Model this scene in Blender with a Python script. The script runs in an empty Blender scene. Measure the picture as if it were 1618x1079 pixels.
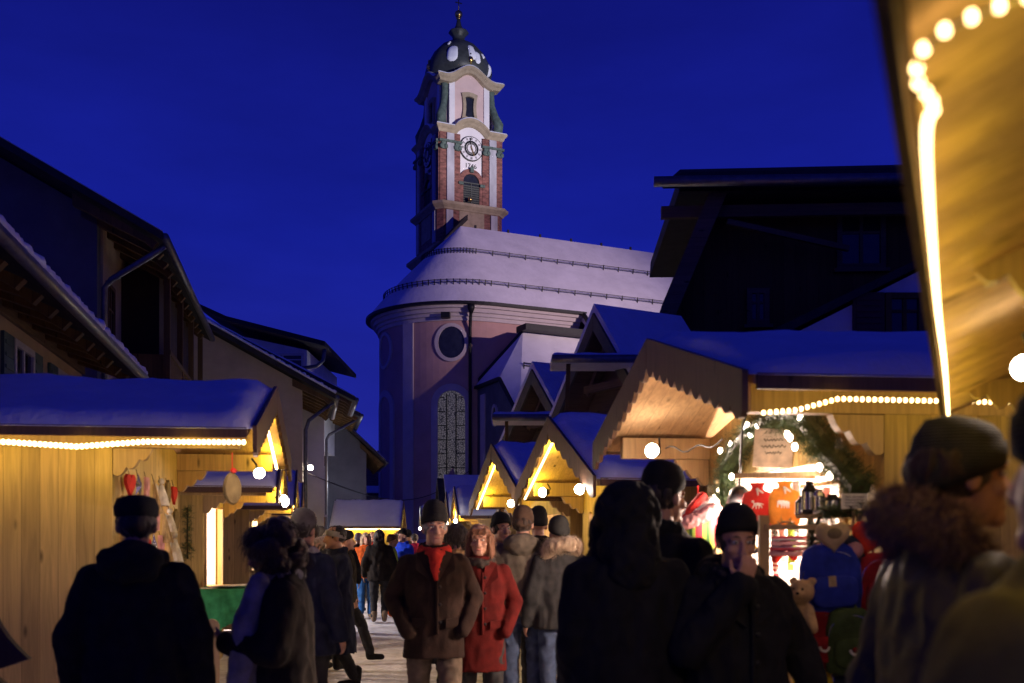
import bpy, bmesh, math, random
from mathutils import Vector, Matrix, noise
R = math.radians
sc = bpy.context.scene
col = sc.collection
rnd = random.Random(7)

# ------------------------------------------------------------------ camera
F, HX, HY, EYE = 1600.0, 809.0, 852.0, 1.6        # focal length in photo pixels, vanishing column, horizon row, eye height
cam = bpy.data.cameras.new('camera')
camo = bpy.data.objects.new('camera', cam); col.objects.link(camo)
camo.location = (0, 0, EYE); camo.rotation_euler = (R(90), 0, 0)
cam.sensor_width = 36; cam.lens = 36*F/1618
cam.shift_y = (HY-539.5)/1618
cam.clip_start = 0.05; cam.clip_end = 2000
cam.dof.use_dof = True; cam.dof.focus_distance = 30; cam.dof.aperture_fstop = 2.6
sc.camera = camo

def P(px, py, Y):
    return Vector(((px-HX)*Y/F, Y, EYE+(HY-py)*Y/F))

# ------------------------------------------------------------------ sky (deep blue dusk)
w = bpy.data.worlds.new('World'); sc.world = w; w.use_nodes = True
nt = w.node_tree; nt.nodes.clear()
def N(nt, t, **k):
    n = nt.nodes.new(t)
    for a, b in k.items():
        if a in n.inputs: n.inputs[a].default_value = b
        else: setattr(n, a, b)
    return n
wo = N(nt, 'ShaderNodeOutputWorld'); bg = N(nt, 'ShaderNodeBackground')
sky = N(nt, 'ShaderNodeTexSky'); sky.sky_type = 'NISHITA'; sky.sun_disc = False
sky.sun_elevation = R(-4); sky.sun_rotation = R(200); sky.altitude = 900
tint = N(nt, 'ShaderNodeMix', data_type='RGBA', blend_type='MIX')
tc = N(nt, 'ShaderNodeTexCoord'); sx = N(nt, 'ShaderNodeSeparateXYZ')
nt.links.new(tc.outputs['Generated'], sx.inputs[0])
ramp = N(nt, 'ShaderNodeValToRGB')
cr = ramp.color_ramp
cr.elements[0].position = 0.0; cr.elements[0].color = (0.022, 0.030, 0.30, 1)
cr.elements[1].position = 0.75; cr.elements[1].color = (0.0035, 0.0055, 0.115, 1)
e = cr.elements.new(0.12); e.color = (0.012, 0.0165, 0.27, 1)
e = cr.elements.new(0.28); e.color = (0.0065, 0.0120, 0.265, 1)
e = cr.elements.new(0.45); e.color = (0.0052, 0.0082, 0.195, 1)
nt.links.new(sx.outputs['Z'], ramp.inputs[0])
mp = N(nt, 'ShaderNodeMapping'); mp.inputs['Scale'].default_value = (1, 1, 3.0)
nt.links.new(tc.outputs['Generated'], mp.inputs[0])
cn = N(nt, 'ShaderNodeTexNoise', Scale=2.4, Detail=7.0, Roughness=0.55)
nt.links.new(mp.outputs[0], cn.inputs['Vector'])
cm = N(nt, 'ShaderNodeMapRange'); cm.inputs[1].default_value = 0.3; cm.inputs[2].default_value = 0.75
cm.inputs[3].default_value = 0.80; cm.inputs[4].default_value = 1.30
nt.links.new(cn.outputs[0], cm.inputs[0])
mul = N(nt, 'ShaderNodeVectorMath', operation='MULTIPLY')
nt.links.new(ramp.outputs[0], mul.inputs[0]); nt.links.new(cm.outputs[0], mul.inputs[1])
# the physical twilight sky adds its own faint blue to the cloud layer
ss = N(nt, 'ShaderNodeVectorMath', operation='MULTIPLY')
nt.links.new(sky.outputs[0], ss.inputs[0]); ss.inputs[1].default_value = (0.01, 0.01, 0.06)
add = N(nt, 'ShaderNodeVectorMath', operation='ADD')
nt.links.new(mul.outputs[0], add.inputs[0]); nt.links.new(ss.outputs[0], add.inputs[1])
nt.links.new(add.outputs[0], bg.inputs['Color']); bg.inputs['Strength'].default_value = 1.0
nt.links.new(bg.outputs[0], wo.inputs[0])
sc.view_settings.view_transform = 'Standard'; sc.view_settings.look = 'None'
sc.view_settings.exposure = 0.0; sc.view_settings.gamma = 1.0
sc.cycles.max_bounces = 6; sc.cycles.diffuse_bounces = 3
sc.cycles.sample_clamp_indirect = 3.0; sc.cycles.sample_clamp_direct = 0
sc.cycles.caustics_reflective = False; sc.cycles.caustics_refractive = False

# ------------------------------------------------------------------ floodlights of the church (on roofs to the right, outside the frame)
def spot(name, loc, target, watts, color, angle, blend=0.5, size=0.3):
    l = bpy.data.lights.new(name, 'SPOT'); l.energy = watts; l.color = color
    l.spot_size = R(angle); l.spot_blend = blend; l.shadow_soft_size = size
    o = bpy.data.objects.new(name, l); col.objects.link(o); o.location = loc
    o.rotation_euler = (Vector(target)-Vector(loc)).to_track_quat('-Z', 'Y').to_euler()
    return o
spot('floodlight_tower', (34, 22, 12.5), (-3.2, 72, 32.0), 125000, (0.97, 0.93, 1.0), 13, 0.7)
spot('floodlight_roof', (36, 26, 15.5), (4.5, 61, 17.5), 68000, (1.0, 0.76, 0.78), 30, 1.0)

# ------------------------------------------------------------------ object helpers
def obj(name, me, parent=None, **props):
    o = bpy.data.objects.new(name, me); col.objects.link(o)
    if parent is not None: o.parent = parent
    for k, v in props.items():
        if v is not None: o[k] = v
    return o
def thing(name, label, cat, loc=(0, 0, 0), rz=0, group=None):
    o = obj(name, None, label=label, category=cat, group=group)
    o.location = loc; o.rotation_euler = (0, 0, rz); o.empty_display_size = 0.2
    return o

class MB:
    def __init__(s): s.v = []; s.f = []; s.m = []; s.mi = 0; s.X = None
    def add(s, vs, fs):
        b = len(s.v)
        if s.X is not None: vs = [s.X @ Vector(p) for p in vs]
        s.v += [tuple(p) for p in vs]
        for f in fs:
            s.f.append(tuple(b+i for i in f)); s.m.append(s.mi)
        return s
    def box(s, c, d, rot=None, piv=None):
        x, y, z = d[0]/2, d[1]/2, d[2]/2; c = Vector(c)
        vs = [Vector(q) for q in ((-x,-y,-z),(x,-y,-z),(x,y,-z),(-x,y,-z),(-x,-y,z),(x,-y,z),(x,y,z),(-x,y,z))]
        if rot is not None: vs = [rot @ q for q in vs]
        return s.add([c+q for q in vs], [(0,3,2,1),(4,5,6,7),(0,1,5,4),(1,2,6,5),(2,3,7,6),(3,0,4,7)])
    def bar(s, a, b, wd, ht, up=(0,0,1)):
        a = Vector(a); b = Vector(b); d = (b-a).normalized(); up = Vector(up)
        sd = d.cross(up)
        if sd.length < 1e-5: sd = d.cross(Vector((0,1,0)))
        sd.normalize(); u = sd.cross(d)
        vs = []
        for p in (a, b):
            for i, j in ((-1,-1),(1,-1),(1,1),(-1,1)): vs.append(p+sd*wd/2*i+u*ht/2*j)
        return s.add(vs, [(0,1,2,3),(7,6,5,4),(0,4,5,1),(1,5,6,2),(2,6,7,3),(3,7,4,0)])
    def prism(s, poly, a, b):            # poly: list of 3D points, extruded from +a to +b (vectors)
        n = len(poly); a = Vector(a); b = Vector(b)
        vs = [Vector(p)+a for p in poly]+[Vector(p)+b for p in poly]
        return s.add(vs, [tuple(range(n-1,-1,-1)), tuple(range(n, 2*n))]+[(i,(i+1)%n,n+(i+1)%n,n+i) for i in range(n)])
    def strip(s, top, bot, off):         # ribbon between two point lists, thickened by off
        n = len(top); off = Vector(off)
        vs = [Vector(p) for p in top]+[Vector(p) for p in bot]+[Vector(p)+off for p in top]+[Vector(p)+off for p in bot]
        fs = []
        for i in range(n-1):
            fs += [(i,i+1,n+i+1,n+i),(2*n+i,3*n+i,3*n+i+1,2*n+i+1),(i,2*n+i,2*n+i+1,i+1),(n+i,n+i+1,3*n+i+1,3*n+i)]
        fs += [(0,n,3*n,2*n),(n-1,3*n-1,4*n-1,2*n-1)]
        return s.add(vs, fs)
    def tube(s, pts, r, seg=8, cap=True):
        pts = [Vector(p) for p in pts]; n = len(pts)
        rs = r if isinstance(r, (list, tuple)) else [r]*n
        vs = []; ref = None
        for i, p in enumerate(pts):
            d = (pts[min(i+1,n-1)]-pts[max(i-1,0)]).normalized()
            if ref is None:
                ref = d.orthogonal().normalized()
            ref = (ref-d*ref.dot(d))
            if ref.length < 1e-6: ref = d.orthogonal()
            ref.normalize(); q = d.cross(ref)
            for k in range(seg):
                a = 2*math.pi*k/seg
                vs.append(p+(ref*math.cos(a)+q*math.sin(a))*rs[i])
        fs = []
        for i in range(n-1):
            for k in range(seg):
                fs.append((i*seg+k, i*seg+(k+1)%seg, (i+1)*seg+(k+1)%seg, (i+1)*seg+k))
        if cap: fs += [tuple(range(seg-1,-1,-1)), tuple((n-1)*seg+k for k in range(seg))]
        return s.add(vs, fs)
    def loft(s, rings, cap=True, closed=True):
        n = len(rings[0]); vs = [p for r_ in rings for p in r_]; fs = []
        for i in range(len(rings)-1):
            for k in range(n if closed else n-1):
                fs.append((i*n+k, i*n+(k+1)%n, (i+1)*n+(k+1)%n, (i+1)*n+k))
        if cap: fs += [tuple(range(n-1,-1,-1)), tuple((len(rings)-1)*n+k for k in range(n))]
        return s.add(vs, fs)
    def lathe(s, prof, c=(0,0,0), seg=16, sx=1, sy=1, cap=True):
        c = Vector(c)
        rings = [[c+Vector((r_*sx*math.cos(2*math.pi*k/seg), r_*sy*math.sin(2*math.pi*k/seg), z)) for k in range(seg)] for r_, z in prof]
        return s.loft(rings, cap)
    def ell(s, c, r, u=14, v=9, M=None):
        c = Vector(c); r = (r, r, r) if not isinstance(r, (tuple, list)) else r
        rings = []
        for j in range(1, v):
            t = math.pi*j/v
            ring = []
            for k in range(u):
                a = 2*math.pi*k/u
                q = Vector((r[0]*math.sin(t)*math.cos(a), r[1]*math.sin(t)*math.sin(a), -r[2]*math.cos(t)))
                ring.append(c+(M @ q if M is not None else q))
            rings.append(ring)
        q0 = Vector((0,0,-r[2])); q1 = Vector((0,0,r[2]))
        vs = [p for g in rings for p in g]+[c+(M @ q0 if M is not None else q0), c+(M @ q1 if M is not None else q1)]
        fs = []; n = len(rings)
        for i in range(n-1):
            for k in range(u): fs.append((i*u+k, i*u+(k+1)%u, (i+1)*u+(k+1)%u, (i+1)*u+k))
        for k in range(u):
            fs.append((n*u, (k+1)%u, k)); fs.append((n*u+1, (n-1)*u+k, (n-1)*u+(k+1)%u))
        return s.add(vs, fs)
    def caps(s, a, b, ra, rb, seg=12):   # tapered capsule
        a = Vector(a); b = Vector(b); d = (b-a)
        L = d.length
        if L < 1e-6: return s.ell(a, ra)
        d /= L; pts = []; rs = []
        for t in (-0.98, -0.75, -0.4): pts.append(a+d*ra*t); rs.append(ra*math.sqrt(1-t*t))
        pts.append(a); rs.append(ra); pts.append(b); rs.append(rb)
        for t in (0.4, 0.75, 0.98): pts.append(b+d*rb*t); rs.append(rb*math.sqrt(1-t*t))
        return s.tube(pts, rs, seg)
    def mesh(s, name, mats, smooth=False):
        me = bpy.data.meshes.new(name); me.from_pydata(s.v, [], s.f)
        for m in (mats if isinstance(mats, (list, tuple)) else [mats]): me.materials.append(m)
        me.polygons.foreach_set('material_index', s.m)
        bm = bmesh.new(); bm.from_mesh(me); bmesh.ops.recalc_face_normals(bm, faces=bm.faces); bm.to_mesh(me); bm.free()
        me.polygons.foreach_set('use_smooth', [smooth]*len(me.polygons)); me.update()
        return me
    def part(s, name, mats, parent=None, smooth=False, bevel=0, **props):
        me = s.mesh(name, mats, smooth)
        if bevel:
            bm = bmesh.new(); bm.from_mesh(me)
            es = [e for e in bm.edges if len(e.link_faces) == 2 and e.calc_face_angle(0) > 0.6]
            bmesh.ops.bevel(bm, geom=es, offset=bevel, segments=2, affect='EDGES', clamp_overlap=True)
            bm.to_mesh(me); bm.free()
        return obj(name, me, parent, **props)

# ------------------------------------------------------------------ materials
def base_mat(name):
    m = bpy.data.materials.new(name); m.use_nodes = True
    return m, m.node_tree, m.node_tree.nodes['Principled BSDF']
def _bump(nt, b, h, strength, dist):
    bp = N(nt, 'ShaderNodeBump'); bp.inputs['Strength'].default_value = strength; bp.inputs['Distance'].default_value = dist
    nt.links.new(h, bp.inputs['Height']); nt.links.new(bp.outputs[0], b.inputs['Normal'])
def _coord(nt, scale=(1,1,1)):
    t = N(nt, 'ShaderNodeTexCoord'); m = N(nt, 'ShaderNodeMapping'); m.inputs['Scale'].default_value = scale
    nt.links.new(t.outputs['Object'], m.inputs[0]); return m.outputs[0]
def surf(name, c, rough=0.7, var=0.25, scale=6, bump=0.2, dist=0.01, metal=0, c2=None, sheen=0, stretch=(1,1,1), bscale=None, spec=0.3):
    """Mottled general surface: two tones mixed by noise, fine bump."""
    m, nt, b = base_mat(name); v = _coord(nt, stretch)
    n = N(nt, 'ShaderNodeTexNoise', Scale=scale, Detail=6.0, Roughness=0.6); nt.links.new(v, n.inputs['Vector'])
    mx = N(nt, 'ShaderNodeMix', data_type='RGBA')
    mr = N(nt, 'ShaderNodeMapRange'); mr.inputs[1].default_value = 0.32; mr.inputs[2].default_value = 0.68
    nt.links.new(n.outputs[0], mr.inputs[0]); nt.links.new(mr.outputs[0], mx.inputs[0])
    ca = tuple(max(0, x*(1-var)) for x in c); cb = c2 if c2 else tuple(min(1, x*(1+var)) for x in c)
    mx.inputs['A'].default_value = (*ca, 1); mx.inputs['B'].default_value = (*cb, 1)
    nt.links.new(mx.outputs['Result'], b.inputs['Base Color'])
    b.inputs['Roughness'].default_value = rough; b.inputs['Metallic'].default_value = metal
    b.inputs['Specular IOR Level'].default_value = spec
    if sheen: b.inputs['Sheen Weight'].default_value = sheen
    if bump:
        n2 = N(nt, 'ShaderNodeTexNoise', Scale=bscale or scale*8, Detail=4.0); nt.links.new(v, n2.inputs['Vector'])
        _bump(nt, b, n2.outputs[0], bump, dist)
    return m
def wood(name, c, plank=0.12, axis='X', rough=0.55, groove=0.65, var=0.20, grain='Z'):
    """Boards running along Z (axis 'X','Y': width direction) with grain, knots and grooves; axis 'Z': boards lie level."""
    m, nt, b = base_mat(name)
    t = N(nt, 'ShaderNodeTexCoord'); s = N(nt, 'ShaderNodeSeparateXYZ'); nt.links.new(t.outputs['Object'], s.inputs[0])
    d = N(nt, 'ShaderNodeMath', operation='DIVIDE'); nt.links.new(s.outputs[axis], d.inputs[0]); d.inputs[1].default_value = plank
    fl = N(nt, 'ShaderNodeMath', operation='FLOOR'); nt.links.new(d.outputs[0], fl.inputs[0])
    fr = N(nt, 'ShaderNodeMath', operation='FRACT'); nt.links.new(d.outputs[0], fr.inputs[0])
    wn = N(nt, 'ShaderNodeTexWhiteNoise', noise_dimensions='1D'); nt.links.new(fl.outputs[0], wn.inputs['W'])
    # each board shifts its own grain
    cb = N(nt, 'ShaderNodeCombineXYZ'); sh = N(nt, 'ShaderNodeMath', operation='MULTIPLY'); nt.links.new(wn.outputs[0], sh.inputs[0]); sh.inputs[1].default_value = 37.0
    nt.links.new(sh.outputs[0], cb.inputs[0]); nt.links.new(sh.outputs[0], cb.inputs[1]); nt.links.new(sh.outputs[0], cb.inputs[2])
    va = N(nt, 'ShaderNodeVectorMath', operation='ADD'); nt.links.new(t.outputs['Object'], va.inputs[0]); nt.links.new(cb.outputs[0], va.inputs[1])
    mp = N(nt, 'ShaderNodeMapping'); mp.inputs['Scale'].default_value = (1.3, 26, 26) if grain == 'X' else (26, 26, 1.3) if axis != 'Z' else (1.3, 1.3, 26)
    nt.links.new(va.outputs[0], mp.inputs[0])
    g = N(nt, 'ShaderNodeTexNoise', Scale=1.0, Detail=5.0, Roughness=0.6, Distortion=1.2); nt.links.new(mp.outputs[0], g.inputs['Vector'])
    mk = N(nt, 'ShaderNodeMapping'); mk.inputs['Scale'].default_value = (2.2, 7, 7) if grain == 'X' else (7, 7, 2.2) if axis != 'Z' else (2.2, 2.2, 7)
    nt.links.new(va.outputs[0], mk.inputs[0])
    vo = N(nt, 'ShaderNodeTexVoronoi', Scale=1.0); nt.links.new(mk.outputs[0], vo.inputs['Vector'])
    kn = N(nt, 'ShaderNodeMapRange'); kn.inputs[1].default_value = 0.06; kn.inputs[2].default_value = 0.15; kn.inputs[3].default_value = 0.2; kn.inputs[4].default_value = 1.0
    nt.links.new(vo.outputs['Distance'], kn.inputs[0])
    a1 = N(nt, 'ShaderNodeMapRange'); a1.inputs[3].default_value = 1-var; a1.inputs[4].default_value = 1+var*0.6; nt.links.new(wn.outputs[0], a1.inputs[0])
    a2 = N(nt, 'ShaderNodeMapRange'); a2.inputs[1].default_value = 0.3; a2.inputs[2].default_value = 0.7; a2.inputs[3].default_value = 0.72; a2.inputs[4].default_value = 1.12; nt.links.new(g.outputs[0], a2.inputs[0])
    m1 = N(nt, 'ShaderNodeMath', operation='MULTIPLY'); nt.links.new(a1.outputs[0], m1.inputs[0]); nt.links.new(a2.outputs[0], m1.inputs[1])
    m2 = N(nt, 'ShaderNodeMath', operation='MULTIPLY'); nt.links.new(m1.outputs[0], m2.inputs[0]); nt.links.new(kn.outputs[0], m2.inputs[1])
    pp = N(nt, 'ShaderNodeMath', operation='PINGPONG'); nt.links.new(fr.outputs[0], pp.inputs[0]); pp.inputs[1].default_value = 0.5
    gr = N(nt, 'ShaderNodeMapRange'); gr.inputs[1].default_value = 0.0; gr.inputs[2].default_value = 0.022; nt.links.new(pp.outputs[0], gr.inputs[0])
    gc = N(nt, 'ShaderNodeMapRange'); gc.inputs[3].default_value = 1-groove; gc.inputs[4].default_value = 1; nt.links.new(gr.outputs[0], gc.inputs[0])
    m3 = N(nt, 'ShaderNodeMath', operation='MULTIPLY'); nt.links.new(m2.outputs[0], m3.inputs[0]); nt.links.new(gc.outputs[0], m3.inputs[1])
    vm = N(nt, 'ShaderNodeVectorMath', operation='SCALE'); vm.inputs[0].default_value = c; nt.links.new(m3.outputs[0], vm.inputs['Scale'])
    nt.links.new(vm.outputs[0], b.inputs['Base Color']); b.inputs['Roughness'].default_value = rough
    b.inputs['Specular IOR Level'].default_value = 0.3 if rough < 0.85 else 0.08
    _bump(nt, b, gr.outputs[0], 0.35, 0.004)
    return m
def cloth(name, c, scale=320, rough=0.92, var=0.3, bump=0.4, knit=False, sheen=0.0):
    m, nt, b = base_mat(name); v = _coord(nt)
    n = N(nt, 'ShaderNodeTexNoise', Scale=14.0, Detail=5.0); nt.links.new(v, n.inputs['Vector'])
    mr = N(nt, 'ShaderNodeMapRange'); mr.inputs[1].default_value = 0.3; mr.inputs[2].default_value = 0.7; mr.inputs[3].default_value = 1-var; mr.inputs[4].default_value = 1+var
    nt.links.new(n.outputs[0], mr.inputs[0])
    vm = N(nt, 'ShaderNodeVectorMath', operation='SCALE'); vm.inputs[0].default_value = c; nt.links.new(mr.outputs[0], vm.inputs['Scale'])
    nt.links.new(vm.outputs[0], b.inputs['Base Color']); b.inputs['Roughness'].default_value = rough
    b.inputs['Sheen Weight'].default_value = sheen; b.inputs['Specular IOR Level'].default_value = 0.15
    if knit:
        wv = N(nt, 'ShaderNodeTexWave', Scale=40.0, Distortion=1.5); wv.bands_direction = 'Z'; nt.links.new(v, wv.inputs['Vector'])
        _bump(nt, b, wv.outputs[0], 0.6, 0.004)
    else:
        n2 = N(nt, 'ShaderNodeTexNoise', Scale=scale*0.25, Detail=3.0); nt.links.new(v, n2.inputs['Vector'])
        _bump(nt, b, n2.outputs[0], bump, 0.004)
    return m
def emit(name, c, s, sample=False):
    m, nt, b = base_mat(name)
    b.inputs['Base Color'].default_value = (*c, 1); b.inputs['Emission Color'].default_value = (*c, 1); b.inputs['Emission Strength'].default_value = s
    m.cycles.emission_sampling = 'AUTO' if sample else 'NONE'
    return m

M = {}
M['pine'] = wood('pale_pine_boards', (0.60, 0.42, 0.15), 0.125, 'X')
M['pine_y'] = wood('pale_pine_boards_side', (0.60, 0.42, 0.15), 0.125, 'Y')
M['pine_soffit'] = wood('pine_roof_lining', (0.62, 0.41, 0.22), 0.11, 'Y', rough=0.9, groove=0.5, grain='X', var=0.12)
M['pine_beam'] = wood('pine_beam', (0.58, 0.40, 0.20), 3.0, 'X', groove=0.0)
M['board'] = wood('brown_stained_bargeboard', (0.14, 0.078, 0.05), 3.0, 'X', groove=0.0)
M['dark_wood'] = wood('dark_weathered_timber', (0.13, 0.07, 0.022), 0.2, 'X', rough=0.8)
M['dark_wood_y'] = wood('dark_weathered_timber_side', (0.075, 0.048, 0.035), 0.2, 'Y', rough=0.8)
M['mid_wood'] = wood('grey_brown_timber', (0.16, 0.105, 0.07), 0.16, 'Z', rough=0.8)
M['olive_trim'] = surf('olive_painted_trim', (0.13, 0.125, 0.085), 0.6, 0.2, 5)
M['snow'] = surf('settled_snow', (0.80, 0.81, 0.84), 0.75, 0.05, 3.0, 0.5, 0.02, bscale=16)
M['roof_snow'] = surf('church_roof_snow', (0.74, 0.70, 0.76), 0.8, 0.10, 0.7, 0.35, 0.05, bscale=4)
M['tile'] = surf('dark_roof_tiles', (0.035, 0.03, 0.03), 0.8, 0.3, 4, 0.4, 0.03)
M['metal'] = surf('zinc_gutter_metal', (0.16, 0.16, 0.17), 0.45, 0.2, 8, 0.1, 0.004, metal=0.7)
M['black_metal'] = surf('black_metal', (0.02, 0.02, 0.022), 0.5, 0.2, 8, 0.1, 0.004, metal=0.5)
M['gold'] = surf('gilded_metal', (0.80, 0.55, 0.16), 0.3, 0.15, 8, 0.05, 0.002, metal=1)
M['cream'] = surf('cream_render', (0.50, 0.39, 0.25), 0.9, 0.12, 1.6, 0.3, 0.01, bscale=60)
M['white_render'] = surf('white_render', (0.72, 0.70, 0.68), 0.9, 0.10, 1.6, 0.3, 0.01, bscale=60)
M['grey_render'] = surf('grey_render', (0.11, 0.11, 0.13), 0.9, 0.15, 1.6, 0.3, 0.01, bscale=60)
M['pink_render'] = surf('rose_render', (0.47, 0.285, 0.26), 0.9, 0.10, 0.8, 0.25, 0.02, bscale=20)
M['white_stone'] = surf('white_plaster_trim', (0.52, 0.45, 0.45), 0.85, 0.08, 1.5, 0.2, 0.01, bscale=30)
M['tower_white'] = surf('tower_white_plaster', (0.74, 0.70, 0.70), 0.85, 0.07, 1.2, 0.2, 0.01, bscale=30)
M['tower_rose'] = surf('tower_rose_plaster', (0.64, 0.47, 0.43), 0.85, 0.08, 1.2, 0.2, 0.01, bscale=30)
M['marble'] = surf('red_marble', (0.20, 0.080, 0.062), 0.6, 0.55, 3.0, 0.1, 0.01, stretch=(1,1,2.6))
M['ochre'] = surf('ochre_sandstone', (0.36, 0.285, 0.19), 0.8, 0.2, 3.0, 0.25, 0.02)
M['verdigris'] = surf('green_patina_copper', (0.09, 0.125, 0.105), 0.7, 0.35, 4.0, 0.2, 0.01)
M['slate_dome'] = surf('dark_dome_copper', (0.045, 0.05, 0.05), 0.45, 0.3, 2.0, 0.2, 0.02)
M['dark_glass'] = surf('dark_window_glass', (0.02, 0.022, 0.03), 0.12, 0.3, 3, 0, 0, spec=0.5)
M['louvre'] = surf('dark_louvres', (0.07, 0.075, 0.07), 0.7, 0.2, 4, 0.3, 0.02)
M['shutter_green'] = surf('green_shutter_paint', (0.05, 0.10, 0.10), 0.6, 0.2, 6)
M['shutter_brown'] = surf('brown_shutter_paint', (0.09, 0.035, 0.025), 0.6, 0.2, 6)
M['frame_white'] = surf('white_window_frame', (0.55, 0.54, 0.52), 0.6, 0.1, 6)
M['bounce_white'] = surf('bounce_panel_white', (0.82, 0.78, 0.72), 0.7, 0.06, 3, 0.15, 0.004)  # for white panels added to brighten two stall interiors
M['bulb'] = emit('warm_bulb', (1.0, 0.66, 0.28), 10.0)
M['bulb_soft'] = emit('warm_bulb_far', (1.0, 0.62, 0.24), 9.0)
M['lamp_white'] = emit('bright_lamp_glass', (1.0, 0.86, 0.66), 40.0)
M['lamp_cool'] = emit('cool_street_lamp_glass', (0.85, 0.88, 1.0), 40.0)
M['lamp_red'] = emit('red_tail_lamp', (1.0, 0.22, 0.08), 8.0)
M['rope'] = surf('clear_light_hose', (0.6, 0.5, 0.35), 0.3, 0.1, 20, 0, 0)
M['cable'] = surf('black_cable', (0.015, 0.015, 0.016), 0.6, 0.1, 20, 0, 0)

# ------------------------------------------------------------------ ground
def ground_mat():
    m, nt, b = base_mat('trodden_snow'); v = _coord(nt)
    n1 = N(nt, 'ShaderNodeTexNoise', Scale=0.9, Detail=8.0, Roughness=0.65); nt.links.new(v, n1.inputs['Vector'])
    n2 = N(nt, 'ShaderNodeTexNoise', Scale=7.0, Detail=6.0, Roughness=0.7); nt.links.new(v, n2.inputs['Vector'])
    ad = N(nt, 'ShaderNodeMath', operation='ADD'); nt.links.new(n1.outputs[0], ad.inputs[0]); nt.links.new(n2.outputs[0], ad.inputs[1])
    mr = N(nt, 'ShaderNodeMapRange'); mr.inputs[1].default_value = 0.75; mr.inputs[2].default_value = 1.15; nt.links.new(ad.outputs[0], mr.inputs[0])
    mx = N(nt, 'ShaderNodeMix', data_type='RGBA'); nt.links.new(mr.outputs[0], mx.inputs[0])
    mx.inputs['A'].default_value = (0.36, 0.33, 0.31, 1); mx.inputs['B'].default_value = (0.76, 0.75, 0.76, 1)
    nt.links.new(mx.outputs['Result'], b.inputs['Base Color']); b.inputs['Roughness'].default_value = 0.7
    n3 = N(nt, 'ShaderNodeTexNoise', Scale=14.0, Detail=6.0); nt.links.new(v, n3.inputs['Vector'])
    _bump(nt, b, n3.outputs[0], 0.6, 0.04)
    return m
g = MB(); nx = 60
xs = [-500, -200, -80, -40]+[-24+i for i in range(0, 49)]+[40, 80, 200, 500]
ys = [-60, -20]+[-4+i for i in range(0, 60)]+[70, 90, 140, 250, 600]
vs = []
for y in ys:
    for x in xs:
        z = 0.035*noise.noise(Vector((x*0.7, y*0.7, 0)))-0.02 if abs(x) < 30 and y < 60 else -0.02
        vs.append((x, y, z))
nxs = len(xs)
g.add(vs, [(j*nxs+i, j*nxs+i+1, (j+1)*nxs+i+1, (j+1)*nxs+i) for j in range(len(ys)-1) for i in range(nxs-1)])
g.part('ground', ground_mat(), smooth=True, kind='structure')
# ------------------------------------------------------------------ houses
def gable_roof(t, Wd, Ln, ze, slope, ox, oy, mats, snow=True, thick=0.16, snowcolor='snow', oy2=0.3):
    """Local frame: wall corner at origin, wall from x=0 to -Wd, y=0..Ln; ridge along y at x=-Wd/2. ze: roof top height at the eave edge (x=ox)."""
    zr = ze+slope*(Wd/2+ox)
    m = MB()
    for sgn in (1, -1):
        xe = -Wd/2+sgn*(Wd/2+ox)
        m.prism([(xe, 0, ze), (-Wd/2, 0, zr), (-Wd/2, 0, zr-thick), (xe, 0, ze-thick)], (0, -oy, 0), (0, Ln+oy2, 0))
    roof = m.part('roof', mats, t)
    if snow:
        s = MB(); rows = []
        nxs = 14
        for sgn in (1, -1):
            xe = -Wd/2+sgn*(Wd/2+ox)
            top = []
            for j in range(24):
                y = -oy+0.03+(Ln+oy+oy2-0.06)*j/23
                for i in range(nxs+1):
                    u = i/nxs; x = xe+(-Wd/2-xe)*u
                    ed = min(1, u*nxs*0.8, (j+0.01)*2, (23-j+0.01)*2)
                    h = 0.02+0.09*ed*(0.8+0.5*noise.noise(Vector((x*1.3, y*1.3, sgn))))
                    top.append((x, y, ze+slope*abs(xe-x)+h))
            s.add(top, [(j*(nxs+1)+i, j*(nxs+1)+i+1, (j+1)*(nxs+1)+i+1, (j+1)*(nxs+1)+i) for j in range(23) for i in range(nxs)])
            bt = [(xe, -oy+0.03, ze+0.004), (-Wd/2, -oy+0.03, zr+0.004), (-Wd/2, -oy+0.03, zr+0.02), (xe, -oy+0.03, ze+0.02)]
            s.prism(bt, (0, 0, 0), (0, Ln+oy+oy2-0.06, 0))
        s.part('snow_cover', M[snowcolor], roof, smooth=True)
    # scalloped rafter tails under the street eave
    rf = MB(); k = 0; y = -oy+0.15
    while y < Ln:
        rf.prism([(ox-0.1, 0, ze-thick-0.02), (-0.3, 0, ze-thick-0.02+slope*(ox+0.2)), (-0.3, 0, ze-thick-0.24+slope*(ox+0.2)), (ox-0.35, 0, ze-thick-0.14+slope*0.25), (ox-0.2, 0, ze-thick-0.13)], (0, y, 0), (0, y+0.14, 0))
        y += 0.75
    rf.part('rafter_row', M['dark_wood'], roof)
    return zr, roof
def gutter(t, x, y0, y1, z, r=0.08):
    g = MB(); g.tube([(x+r*0.6, y0, z), (x+r*0.6, y1, z)], r, 10); return g.part('gutter', M['metal'], t, smooth=True)
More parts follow.
